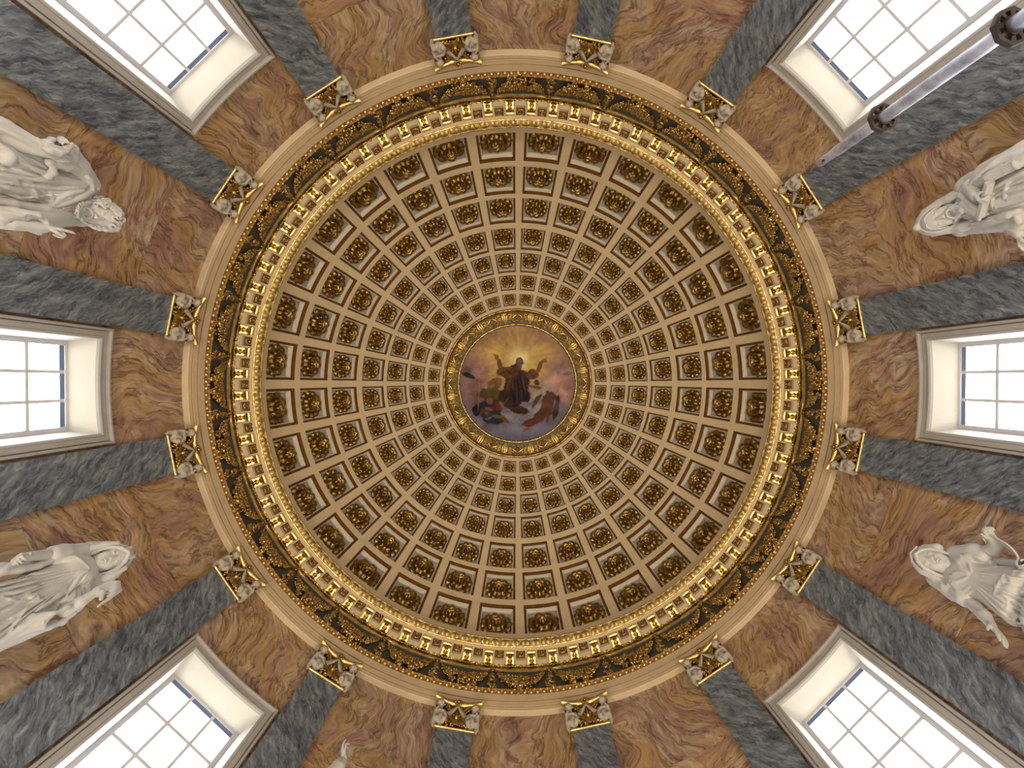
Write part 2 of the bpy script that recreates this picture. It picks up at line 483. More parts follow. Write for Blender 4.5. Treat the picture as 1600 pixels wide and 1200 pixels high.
# ------------------------------------------------------------------ entablature
def hz(r, R): return Z(F * r / R)         # height at which radius r shows R pixels from the axis
H0 = Z(H_ARC)
p_arc = [(6.05, H0), (5.912, H0), (5.90, H0 + 0.012), (5.90, hz(5.90, 506.7)), (5.893, hz(5.90, 506.7)),
         (5.873, hz(5.873, 505)), (5.873, hz(5.873, 498.3)), (5.866, hz(5.873, 498.3)), (5.846, hz(5.846, 497)), (5.846, hz(5.846, 487.2)),
         (5.90, hz(5.846, 487.2))]
arch = structure('trim_1', revolve(p_arc, 192, [M_cream], name='architrave'))
for r, R in ((5.895, 506.2), (5.868, 497.8)):
    zz = hz(r, R)
    obj('gilded_fillet', revolve([(r + .006, zz - .010), (r - .003, zz - .006), (r - .003, zz + .004), (r + .008, zz + .008)], 192, [M_brown], name='gilded_fillet'), arch)
# egg and dart moulding under the frieze
z1 = hz(5.846, 487.2)
z2 = hz(5.79, 479.0)
egg_ring = obj('egg_moulding', revolve([(5.87, z1 - .005), (5.835, z1), (5.825, z1 + .02), (5.80, z2 - .02), (5.782, z2 - .012), (5.782, z2 + .01), (5.95, z2 + .02)], 192, [M_brown], name='egg_moulding'), arch)
b = MB(); b.ball((0, 0, 0), 1, 8, 6, 0, (0.032, 0.044, 0.050)); me_egg = b.mesh('egg', M_goldb, 60, False)
b = MB(); b.add([(-.02, -.008, .045), (-.02, .008, .045), (-.014, 0, -.04), (.02, -.008, .045), (.02, .008, .045)], [(0, 2, 1), (0, 1, 4, 3), (0, 3, 2), (1, 2, 4), (3, 4, 2)])
NE = 296
for i in range(NE):
    a = 2 * PI * (i + .5) / NE
    obj('egg', me_egg, egg_ring, (5.818 * math.cos(a), 5.818 * math.sin(a), (z1 + z2) / 2 + .004), a)
darts = MB()
for i in range(NE):
    a = 2 * PI * i / NE; c, s_ = math.cos(a), math.sin(a)
    for dy in (0,):
        P = [(5.815, -.006, z1 + .0), (5.815, .006, z1), (5.79, 0, z1 + .03), (5.77, -.009, z2 - .015), (5.77, .009, z2 - .015)]
        V = [(x * c - y * s_, x * s_ + y * c, z) for x, y, z in P]
        darts.add(V, [(0, 1, 2), (0, 2, 3), (1, 4, 2), (2, 4, 3)])
prop(obj('dart', darts.mesh('dart', M_gold, 30, False), egg_ring), kind='stuff')

# frieze
zf0, zf1 = z2, hz(5.86, 450)
frieze = structure('trim_2', revolve([(5.90, zf0 - .02), (5.87, zf0), (5.87, zf1 + .12)], 192, [M_slate], name='frieze'))

# cornice
zs = Z(9.36)                                # soffit level
zb = zf1 - .01
p_cor = [(5.90, zb), (5.835, zb), (5.835, zb + .03), (5.82, zs - .03), (5.795, zs - .012), (5.79, zs), (5.44, zs), (5.425, zs + .004), (5.425, zs + .02), (5.60, zs + .03)]
cornice = structure('trim_3', revolve([(5.90, zb), (5.845, zb), (5.845, zb + .02), (5.832, zs - .01), (5.80, zs)], 192, [M_bronze], name='cornice'))
obj('gilded_fillet', revolve([(5.86, zb - .035), (5.818, zb - .022), (5.812, zb + .004), (5.86, zb + .010)], 192, [M_goldb], name='gilded_fillet'), cornice)
beads = MB()
for i in range(320):
    a = 2 * PI * i / 320
    beads.ball((5.806 * math.cos(a), 5.806 * math.sin(a), zs - .035), .027, 6, 4)
prop(obj('bead', beads.mesh('bead', M_goldb, 60, False), cornice), kind='stuff')
# soffit with 80 sunk panels between modillions
NM = 80; PIT = 2 * PI / NM
r_o, r_i = 5.87, 5.432
pr0, pr1 = 5.715, 5.49                     # panel recess (radii)
pa = 0.108 / 5.6                           # half width of the recess
sb = MB()
for i in range(NM):
    a0 = PIT * i                           # panels at multiples of the pitch, modillions half way
    def P(r, a): return (r * math.cos(a0 + a), r * math.sin(a0 + a), zs)
    rr = [r_o, pr0, pr1, r_i]; aa = [-PIT / 2, -pa, pa, PIT / 2]
    base = len(sb.V)
    V = [P(r, a) for r in rr for a in aa]
    Fc = []
    for u in range(3):
        for v in range(3):
            if u == 1 and v == 1: continue
            Fc.append((u * 4 + v, u * 4 + v + 1, u * 4 + v + 5, u * 4 + v + 4))
    sb.add(V, Fc)
soffit = obj('soffit', sb.mesh('soffit', M_cream, None, False), cornice)
DP = 0.06
b = MB()
def ringpts(r0, r1, hw, z): return [(r0, -hw * r0 / 5.6, z), (r0, hw * r0 / 5.6, z), (r1, hw * r1 / 5.6, z), (r1, -hw * r1 / 5.6, z)]
L0 = ringpts(pr0 - 5.6, pr1 - 5.6, 0, 0)
def rp(r0, r1, hw, z): return [(r0 - 5.6, -hw * r0 / 5.6, z), (r0 - 5.6, hw * r0 / 5.6, z), (r1 - 5.6, hw * r1 / 5.6, z), (r1 - 5.6, -hw * r1 / 5.6, z)]
for loops, mi_ in (([rp(pr0 + .006, pr1 - .006, .114, -.006), rp(pr0 - .012, pr1 + .012, .096, -.006), rp(pr0 - .012, pr1 + .012, .096, .012)], 0),
                   ([rp(pr0 + .006, pr1 - .006, .114, -.006), rp(pr0 + .006, pr1 - .006, .114, .002)], 0),
                   ([rp(pr0 - .012, pr1 + .012, .096, .012), rp(pr0 - .012, pr1 + .012, .096, DP)], 1)):
    b.grid(loops, mi_, closed_v=True)
b.add(rp(pr0 - .012, pr1 + .012, .096, DP), [(0, 1, 2, 3)], 2)
me_spanel = b.mesh('soffit_panel', [M_cream, M_cream, M_brown], 20, False)
def rosette_mesh(name, petals, inner, mat, nr=22, na=72, depth=0.42, seed=0):
    """two rings of lobed petals about a knob; unit radius, facing -x"""
    rs = np.concatenate([[0.0], np.linspace(0.06, 1.0, nr)])
    an = np.linspace(0, 2 * PI, na, endpoint=False)
    rng = np.random.default_rng(seed); ph = rng.uniform(0, 6)
    R_, A = np.meshgrid(rs[1:], an, indexing='ij')
    lo = np.abs(np.cos((A + ph) * petals / 2)); li = np.abs(np.cos((A + ph + .3) * inner / 2))
    edge = 0.86 + 0.14 * lo ** 0.5
    edi = 0.50 + 0.10 * li ** 0.5
    def bump(x): return np.sqrt(np.clip(1 - x * x, 0, 1))
    zo = bump((R_ - 0.80 * edge) / (0.20 * edge)) * (0.30 + 0.70 * lo ** .6) * 0.62
    zi = bump((R_ - 0.40 * edi / .55) / 0.13) * (0.70 + 0.30 * li ** .7) * 0.80
    zk = bump(R_ / 0.15) * 1.0
    z = np.maximum(np.maximum(zo, zi), np.maximum(zk, 0.09 * (R_ < .9)))
    rr = np.minimum(R_, edge * 1.02) * np.where(R_ > .95, 1.0, 1.0)
    X = -z * depth
    Y = rr * np.cos(A); Zc = rr * np.sin(A)
    V = [(-1.05 * depth, 0, 0)] + list(zip(X.ravel(), Y.ravel(), Zc.ravel()))
    Fc = [(0, 1 + (i + 1) % na, 1 + i) for i in range(na)]
    for j in range(nr - 1):
        for i in range(na):
            a0 = 1 + j * na + i; b0 = 1 + j * na + (i + 1) % na
            Fc.append((a0, b0, b0 + na, a0 + na))
    base = len(V)
    V += [(0.12, Y[-1, i] * .96, Zc[-1, i] * .96) for i in range(na)]
    for i in range(na):
        a0 = 1 + (nr - 1) * na + i; b0 = 1 + (nr - 1) * na + (i + 1) % na
        Fc.append((a0, b0, base + (i + 1) % na, base + i))
    return mesh(name, V, Fc, mat, None, 50)
me_sros = rosette_mesh('rosette', 8, 6, M_gold, 12, 32, 0.40, 3)
# modillion: scrolled bracket with a leaf under it
b = MB()
prof = []                                   # (distance from the wall end, z) along the underside
mw = 0.078
side = [(0.0, 0.0), (0.0, -0.105), (0.03, -0.125), (0.07, -0.118), (0.11, -0.092), (0.16, -0.070), (0.20, -0.068), (0.235, -0.078), (0.262, -0.066), (0.27, -0.035), (0.262, 0.0)]
V = [(-x, sy * mw, z) for sy in (-1, 1) for x, z in side]; ns = len(side)
b.add(V, [tuple(range(ns)), tuple(range(2 * ns - 1, ns - 1, -1))] + [(i, i + ns, (i + 1) % ns + ns, (i + 1) % ns) for i in range(ns)], 0)
for sy in (-1, 1):
    b.tube([(-.238, sy * (mw + .006), -.052), (-.238, sy * (mw - .03), -.052)], .028, 10, 0)
    b.tube([(-.035, sy * (mw + .006), -.085), (-.035, sy * (mw - .02), -.085)], .04, 10, 0)
me_mod = b.mesh('modillion', [M_goldb], 30, False)
b = MB()                                    # acanthus leaf under the bracket
for s_, x0, x1, wd in ((0, -.015, -.20, .050),):
    rows = []
    for i in range(9):
        t = i / 8; x = x0 + (x1 - x0) * t
        zz = np.interp(-x, [p[0] for p in side[1:9]], [p[1] for p in side[1:9]]) - .012
        w_ = wd * (1.1 - .55 * t) * (1 + .35 * math.sin(t * 18))
        rows.append([(x, -w_, zz + .012), (x, -w_ * .55, zz - .010), (x, -w_ * .2, zz), (x, 0, zz - .018), (x, w_ * .2, zz), (x, w_ * .55, zz - .010), (x, w_, zz + .012)])
    b.grid(rows, 0)
    b.ball((x1 - .004, 0, rows[-1][3][2] - .004), .02, 8, 5)
me_mleaf = b.mesh('acanthus_leaf', [M_gold], 50, False)
for i in range(NM):
    a = PIT * i
    p = obj('soffit_panel', me_spanel, cornice, (5.6 * math.cos(a), 5.6 * math.sin(a), zs), a)
    obj('rosette', me_sros, p, (0, 0, DP), rot=(0, rad(-90), 0), scale=.080)
    a += PIT / 2
    q = obj('modillion', me_mod, cornice, (5.755 * math.cos(a), 5.755 * math.sin(a), zs), a)
    obj('acanthus_leaf', me_mleaf, q)
# crowning leaf moulding and the shelf over it
zc = zs
obj('leaf_moulding', revolve([(5.44, zs), (5.43, zs - .006), (5.415, zs), (5.415, zs + .02), (5.40, zs + .03), (5.355, zs + .115), (5.335, zs + .13), (5.335, zs + .15), (5.56, zs + .16)], 192, [M_gold], name='leaf_moulding'), cornice)
b = MB(); rows = []
for i in range(7):
    t = i / 6
    w_ = .085 * (math.sin(PI * (0.18 + .75 * t)) ** .8)
    x = -.012 - .055 * t - .02 * math.sin(PI * t); z = .02 + .105 * t
    rows.append([(x + .012, -w_, z), (x - .010, -w_ * .6, z), (x + .004, -w_ * .25, z), (x - .016, 0, z), (x + .004, w_ * .25, z), (x - .010, w_ * .6, z), (x + .012, w_, z)])
b.grid(rows, 0); me_cleaf = b.mesh('leaf', M_goldb, 60, False)
for i in range(160):
    a = 2 * PI * (i + .5) / 160
    obj('leaf', me_cleaf, cornice, (5.415 * math.cos(a), 5.415 * math.sin(a), zs), a)

# ------------------------------------------------------------------ dome
RD, HD = 5.5, 9.6
def thetaR(R):
    lo, hi = -6.0, 89.0
    for _ in range(60):
        m_ = (lo + hi) / 2; t = rad(m_)
        if F * RD * math.cos(t) / (HD + RD * math.sin(t)) > R: lo = m_
        else: hi = m_
    return rad(lo)
BOUNDS = [(391.8, 347.2), (338.6, 296.0), (289.2, 250.8), (242.2, 209.0), (203.8, 173.6), (169.0, 145.8), (139.6, 121.6)]
TH = [(thetaR(a), thetaR(b)) for a, b in BOUNDS]
TOPT = thetaR(115.6)
NC = 32; CP = 2 * PI / NC; RIBF = 0.095
def sph(r, th, ph): return (r * math.cos(th) * math.cos(ph), r * math.cos(th) * math.sin(ph), Z(HD) + r * math.sin(th))
ths = [rad(-0.6)]
flag = []
for t0, t1 in TH:
    ths.append(t0); flag.append(False)
    for j in range(1, 5): ths.append(t0 + (t1 - t0) * j / 4); flag.append(True)
ths.append(TOPT); flag.append(False)
fr_ = [RIBF + (1 - 2 * RIBF) * j / 4 for j in range(5)]
phs = []; pflag = []
for c in range(NC):
    for j, f in enumerate(fr_):
        phs.append((c + f) * CP); pflag.append(j < 4)
V = [sph(RD, t, p) for t in ths for p in phs]; npn = len(phs)
Fc = []
for i in range(len(ths) - 1):
    for j in range(npn):
        if flag[i] and pflag[j]: continue
        k = (j + 1) % npn
        Fc.append((i * npn + j, i * npn + k, (i + 1) * npn + k, (i + 1) * npn + j))
ceiling = structure('ceiling', mesh('ceiling', V, Fc, M_rib, None, 30))

def coffer_mesh(row):
    t0, t1 = TH[row]; tc = (t0 + t1) / 2
    hw = CP * (0.5 - RIBF)
    s = math.cos(tc)
    c0 = Vector(sph(RD, tc, 0))
    def loop(inset, dr, n=4):
        r = RD + dr; ta, tb = t0 + inset / RD, t1 - inset / RD
        pts = []
        q = lambda th: hw - inset / (RD * math.cos(th))
        for i in range(n): u = -1 + 2 * i / n; pts.append(sph(r, ta, u * q(ta)))
        for i in range(n): th = ta + (tb - ta) * i / n; pts.append(sph(r, th, q(th)))
        for i in range(n): u = 1 - 2 * i / n; pts.append(sph(r, tb, u * q(tb)))
        for i in range(n): th = tb + (ta - tb) * i / n; pts.append(sph(r, th, -q(th)))
        return [tuple(Vector(p) - c0) for p in pts]
    d1, d2 = .080 * s, .062 * s
    i1, i2 = .046 * s, .040 * s
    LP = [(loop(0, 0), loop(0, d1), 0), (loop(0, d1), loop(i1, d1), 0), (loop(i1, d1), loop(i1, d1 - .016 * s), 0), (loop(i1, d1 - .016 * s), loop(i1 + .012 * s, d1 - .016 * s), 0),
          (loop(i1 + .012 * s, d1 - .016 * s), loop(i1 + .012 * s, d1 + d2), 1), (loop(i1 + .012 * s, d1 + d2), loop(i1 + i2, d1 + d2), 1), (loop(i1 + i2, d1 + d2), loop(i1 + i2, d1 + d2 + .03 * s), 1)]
    b = MB()
    for A, B, m_ in LP: b.grid([A, B], m_, closed_v=True)
    last = LP[-1][1]; nl = len(last)
    cen = Vector((0, 0, 0))
    for p in last: cen += Vector(p)
    cen /= nl
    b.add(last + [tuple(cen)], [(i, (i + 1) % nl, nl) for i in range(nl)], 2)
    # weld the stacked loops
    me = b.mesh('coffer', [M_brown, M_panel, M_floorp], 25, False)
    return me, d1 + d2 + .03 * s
ROS = [rosette_mesh('rosette', 12, 8, M_bronze, 22, 72, .30, 1), rosette_mesh('rosette', 8, 7, M_bronze, 22, 72, .32, 2), rosette_mesh('rosette', 10, 8, M_bronze, 22, 72, .31, 5)]
ROS_S = [rosette_mesh('rosette', 10, 8, M_bronze, 14, 48, .30, 1), rosette_mesh('rosette', 9, 7, M_bronze, 14, 48, .30, 2)]
rnd = random.Random(4)
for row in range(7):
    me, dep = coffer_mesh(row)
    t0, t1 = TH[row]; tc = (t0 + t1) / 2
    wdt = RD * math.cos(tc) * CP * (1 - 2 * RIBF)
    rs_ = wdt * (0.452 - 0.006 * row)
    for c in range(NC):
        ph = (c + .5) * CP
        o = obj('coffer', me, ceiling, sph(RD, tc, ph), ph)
        if row == 0: rm = ROS[(0, 1, 0, 2)[rnd.randrange(4)]]
        elif row < 4: rm = ROS[(0, 2)[rnd.randrange(2)]]
        else: rm = ROS_S[rnd.randrange(2)]
        # the rosette faces the dome's centre
        R3 = Matrix.Rotation(-tc, 3, 'Y')
        r_ = obj('rosette', rm, o, tuple(R3 @ Vector((dep - .012, 0, 0))))
        r_.rotation_euler = (R3 @ Matrix.Rotation(rnd.uniform(0, 6.28), 3, 'X')).to_euler()
        r_.scale = (rs_,) * 3

# unseen shell round the dome, added to stop sky light leaking in
rb_ = MB(); rb_.curved(6.03, 6.37, 0, 2 * PI, Z(H_ARC) + 1.3, 17.0, 64); rb_.curved(0.01, 6.37, 0, 2 * PI, 17.0, 17.2, 64)
structure('light_block_shell', rb_.mesh('light_block_shell', M_joint, 30, False))

# ------------------------------------------------------------------ carved shapes: distance fields turned into one smooth skin
class Carve:
    def __init__(s, lo, hi, h):
        s.lo = np.array(lo, float); s.h = h
        s.n = np.ceil((np.array(hi, float) - s.lo) / h).astype(int) + 1
        s.ax = [s.lo[i] + h * np.arange(s.n[i]) for i in range(3)]
        s.D = np.full(tuple(s.n), 1.0, dtype=np.float32)
    def _sl(s, lo, hi):
        a = np.clip(np.floor((np.asarray(lo) - s.lo) / s.h).astype(int), 0, s.n - 1)
        b = np.clip(np.ceil((np.asarray(hi) - s.lo) / s.h).astype(int) + 1, 1, s.n)
        if np.any(b <= a): return None, None
        sl = tuple(slice(int(i), int(j)) for i, j in zip(a, b))
        g = np.meshgrid(*[s.ax[i][sl[i]] for i in range(3)], indexing='ij', sparse=True)
        return sl, g
    def _put(s, sl, d, k, sub):
        a = s.D[sl]; d = d.astype(np.float32)
        if sub: a, d = -a, d
        if k > 0:
            t = np.clip(0.5 + 0.5 * (a - d) / k, 0, 1)
            r = a * (1 - t) + d * t - k * t * (1 - t)
        else: r = np.minimum(a, d)
        s.D[sl] = -r if sub else r
    def cap(s, p, q, r1, r2=None, k=0.02, sub=False, sq=None):
        """tapering capsule"""
        r2 = r1 if r2 is None else r2
        p = np.asarray(p, float); q = np.asarray(q, float); m = max(r1, r2) + k + 3 * s.h
        sl, g = s._sl(np.minimum(p, q) - m, np.maximum(p, q) + m)
        if sl is None: return
        d = q - p; L2 = float(d @ d) + 1e-12
        X = [g[i] - p[i] for i in range(3)]
        t = np.clip((X[0] * d[0] + X[1] * d[1] + X[2] * d[2]) / L2, 0, 1)
        dist = np.sqrt((X[0] - t * d[0]) ** 2 + (X[1] - t * d[1]) ** 2 + (X[2] - t * d[2]) ** 2) - (r1 + (r2 - r1) * t)
        s._put(sl, dist, k, sub)
    def chain(s, pts, rr, k=0.02, sub=False):
        if not hasattr(rr, '__len__'): rr = [rr] * len(pts)
        for i in range(len(pts) - 1): s.cap(pts[i], pts[i + 1], rr[i], rr[i + 1], k, sub)
    def ell(s, c, r, R=None, k=0.02, sub=False):
        c = np.asarray(c, float); r = np.asarray(r, float) if hasattr(r, '__len__') else np.full(3, float(r))
        m = float(max(r)) + k + 3 * s.h
        sl, g = s._sl(c - m, c + m)
        if sl is None: return
        X = [g[i] - c[i] for i in range(3)]
        if R is not None:
            R = np.asarray(R)
            X = [X[0] * R[0, i] + X[1] * R[1, i] + X[2] * R[2, i] for i in range(3)]
        k0 = np.sqrt((X[0] / r[0]) ** 2 + (X[1] / r[1]) ** 2 + (X[2] / r[2]) ** 2)
        k1 = np.sqrt((X[0] / r[0] ** 2) ** 2 + (X[1] / r[1] ** 2) ** 2 + (X[2] / r[2] ** 2) ** 2) + 1e-9
        s._put(sl, k0 * (k0 - 1) / k1, k, sub)
    def grid(s):
        return np.meshgrid(*s.ax, indexing='ij', sparse=True)
    def skin(s, name, mat, smooth=180):
        D = s.D.astype(float); S = D < 0
        nx, ny, nz = D.shape
        cnt = np.zeros((nx - 1, ny - 1, nz - 1), np.int8)
        cs = [(i, j, k) for i in (0, 1) for j in (0, 1) for k in (0, 1)]
        for i, j, k in cs: cnt += S[i:nx - 1 + i, j:ny - 1 + j, k:nz - 1 + k]
        I, J, K = np.nonzero((cnt > 0) & (cnt < 8))
        idx = np.full(cnt.shape, -1, np.int64); idx[I, J, K] = np.arange(len(I))
        P = np.zeros((len(I), 3)); W = np.zeros(len(I))
        for a in cs:
            for d in range(3):
                if a[d] == 1: continue
                b = list(a); b[d] = 1
                va = D[I + a[0], J + a[1], K + a[2]]; vb = D[I + b[0], J + b[1], K + b[2]]
                x = (va < 0) != (vb < 0)
                t = np.where(x, va / np.where(x, va - vb, 1), 0)
                for c in range(3):
                    P[:, c] += np.where(x, a[c] + (t if c == d else 0), 0)
                W += x
        P = (P / W[:, None] + np.stack([I, J, K], 1)) * s.h + s.lo
        Q = []
        for d in range(3):
            u, v = [(1, 2), (2, 0), (0, 1)][d]
            e = [slice(None)] * 3; f = [slice(None)] * 3
            e[d] = slice(0, D.shape[d] - 1); f[d] = slice(1, D.shape[d])
            A, B = S[tuple(e)], S[tuple(f)]
            E = np.stack(np.nonzero(A != B), 1)
            ok = (E[:, u] > 0) & (E[:, v] > 0) & (E[:, u] < D.shape[u] - 1) & (E[:, v] < D.shape[v] - 1)
            E = E[ok]
            def cell(du, dv):
                c = E.copy(); c[:, u] -= du; c[:, v] -= dv
                return idx[c[:, 0], c[:, 1], c[:, 2]]
            q = np.stack([cell(1, 1), cell(0, 1), cell(0, 0), cell(1, 0)], 1)
            fl = ~A[E[:, 0], E[:, 1], E[:, 2]]
            q[fl] = q[fl][:, ::-1]
            Q.append(q)
        Q = np.concatenate(Q)
        # one pass of smoothing
        me = bpy.data.meshes.new(name)
        me.vertices.add(len(P)); me.vertices.foreach_set('co', P.astype(np.float32).ravel())
        me.loops.add(4 * len(Q)); me.loops.foreach_set('vertex_index', Q.astype(np.int32).ravel())
        me.polygons.add(len(Q)); me.polygons.foreach_set('loop_start', np.arange(0, 4 * len(Q), 4, dtype=np.int32))
        me.materials.append(mat)
        me.update(calc_edges=True); me.validate()
        me.polygons.foreach_set('use_smooth', np.ones(len(me.polygons), dtype=bool))
        me.update()
        return me

def rotm(rx=0, ry=0, rz=0):
    return np.array((Matrix.Rotation(rad(rz), 3, 'Z') @ Matrix.Rotation(rad(ry), 3, 'Y') @ Matrix.Rotation(rad(rx), 3, 'X')))

# ------------------------------------------------------------------ frieze garlands and drops
def flower(b, c, r, rnd, rot):
    b.ball(c, r * .45, 6, 4, 0)
    for j in range(5):
        t = 2 * PI * j / 5
        v = rot @ Vector((-.25 * r, math.cos(t) * r * .72, math.sin(t) * r * .72))
        b.ball((c[0] + v.x, c[1] + v.y, c[2] + v.z), r * .42, 6, 4, 0)
zA, zB = Z(8.70), Z(9.24)
def swag_mesh(seed):
    rnd = random.Random(seed); b = MB()
    for i in range(125):
        t = rnd.uniform(-1, 1); y = .44 * t
        mid = (1 - abs(t) ** 2.2)
        zc = zB - .19 - .31 * mid
        th = .025 + .155 * mid ** 1.1
        o = rnd.uniform(-1, 1)
        x = 5.82 - .075 * math.sqrt(max(0, 1 - o * o)) * (.35 + .65 * mid)
        r = rnd.choice((.026, .032, .038, .046)) * (.65 + .4 * mid)
        p = (x, y, zc + o * th)
        if rnd.random() < .42: flower(b, p, r * 1.5, rnd, Matrix.Rotation(rnd.uniform(0, 6), 3, 'X'))
        else: b.ball(p, r, 7, 5, 0, (1, rnd.uniform(.8, 1.2), rnd.uniform(.8, 1.2)))
    for sgn in (-1, 1):
        b.tube([(5.83, sgn * .43, zB - .20), (5.80, sgn * .47, zB - .10), (5.80, sgn * .55, zB - .09)], .016, 6)
        for q in range(5):
            b.ball((5.83 - .01 * q, sgn * (.34 + .02 * q), zB - .30 + .05 * (q % 2) + .01 * q), .034, 6, 4, 0, (.5, 1.4, .7), Matrix.Rotation(.6 * q, 3, 'X'))
    return b.mesh('garland', M_gold, 60, False)
def drop_mesh(seed):
    rnd = random.Random(seed); b = MB()
    b.ball((5.80, 0, zB - .10), .036, 8, 6); b.tube([(5.80, -.05, zB - .06), (5.79, 0, zB - .13), (5.80, .05, zB - .06)], .013, 6)
    b.ball((5.82, 0, zB - .17), .03, 8, 5)
    for i in range(34):
        t = rnd.random() ** .7
        w = .022 + .072 * t - (.03 if t > .85 else 0)
        o = rnd.uniform(-1, 1)
        p = (5.825 - .05 * math.sqrt(max(0, 1 - o * o)), o * w, zB - .20 - .42 * t)
        r = rnd.choice((.022, .028, .034))
        if rnd.random() < .3: flower(b, p, r * 1.4, rnd, Matrix.Rotation(rnd.uniform(0, 6), 3, 'X'))
        else: b.ball(p, r, 6, 5)
    return b.mesh('fruit_drop', M_gold, 60, False)
SWG = [swag_mesh(s) for s in (11, 12, 13)]; DRP = [drop_mesh(s) for s in (21, 22)]
for i in range(32):
    obj('garland', SWG[i * 7 % 3], frieze, rz=2 * PI * i / 32)
    obj('fruit_drop', DRP[i * 5 % 2], frieze, rz=2 * PI * (i + .5) / 32)

# ------------------------------------------------------------------ crown ring and painting
zc0, zc1 = Z(14.60), Z(14.74)
r0c, r1c = RD * math.cos(TOPT), F and 90.4 * 14.74 / F
zc0 = Z(HD) + RD * math.sin(TOPT)
crown = structure('trim_4', revolve([(r0c + .01, zc0), (r1c, zc1)], 128, [M_verd], name='crown_frieze'))
def torus(name, R_, z, r, mat, par, n=128, m_=8):
    return obj(name, revolve([(R_ + r * math.cos(2 * PI * j / m_), z + r * math.sin(2 * PI * j / m_)) for j in range(m_ + 1)], n, [mat], name=name, smooth=60), par)
torus('outer_moulding', r0c - .02, zc0 - .01, .045, M_bronze, crown)
torus('outer_moulding', r0c - .085, zc0 + .015, .024, M_brown, crown)
torus('inner_moulding', r1c + .03, zc1 - .02, .042, M_gold, crown)
b = MB()
for i in range(150):
    a = 2 * PI * i / 150; b.ball(((r1c - .012) * math.cos(a), (r1c - .012) * math.sin(a), zc1 - .03), .022, 6, 4)
prop(obj('bead', b.mesh('bead', M_gold, 60, False), crown), kind='stuff')
b = MB()
rm_, zm_ = (r0c + r1c) / 2, (zc0 + zc1) / 2
sl_ = (zc1 - zc0) / (r1c - r0c)
def cp(u, v, w=0.0):               # u along the ring, v towards the rim, w below it
    a = u / rm_; r = rm_ + v
    return (r * math.cos(a), r * math.sin(a), zm_ + sl_ * v - .02 - w)
def spiral(c, r0, turns, sgn, a0, n=20):
    return [cp(c[0] + sgn * r0 * (1 - .82 * i / n) * math.cos(a0 + turns * 2 * PI * i / n), c[1] + r0 * (1 - .82 * i / n) * math.sin(a0 + turns * 2 * PI * i / n), .012) for i in range(n + 1)]
for sg in (-1, 1):
    b.tube(spiral((sg * .155, .055), .085, 1.35, sg, -1.9), [.042 - .001 * i for i in range(21)], 6)
    b.tube(spiral((sg * .30, -.06), .075, 1.2, sg, 2.2), [.040 - .001 * i for i in range(21)], 6)
    b.tube([cp(sg * .03, -.15), cp(sg * .07, -.06, .01), cp(sg * .11, -.03, .01), cp(sg * .2, -.055, .01), cp(sg * .3, .03, .01), cp(sg * .38, .08)], [.034, .04, .038, .034, .03, .02], 6)
    for q in range(4):
        b.ball(cp(sg * (.05 + .075 * q), .13 - .05 * (q % 2)), .036, 6, 4, 0, (1, 1, .7))
    b.tube([cp(sg * .03, -.12), cp(sg * .075, .02, .012), cp(sg * .06, .12)], [.03, .05, .02], 6)
b.tube([cp(0, -.16), cp(0, 0, .015), cp(0, .17)], [.034, .055, .015], 6)
me_scroll = b.mesh('scrollwork', M_goldb, 60, False)
for i in range(16):
    obj('scrollwork', me_scroll, crown, rz=2 * PI * (i + .5) / 16)
    a = 2 * PI * i / 16
    f = obj('rosette', ROS_S[i % 2], crown, (rm_ * math.cos(a), rm_ * math.sin(a), zm_ - .02), rot=(0, rad(-90), a), scale=.125)

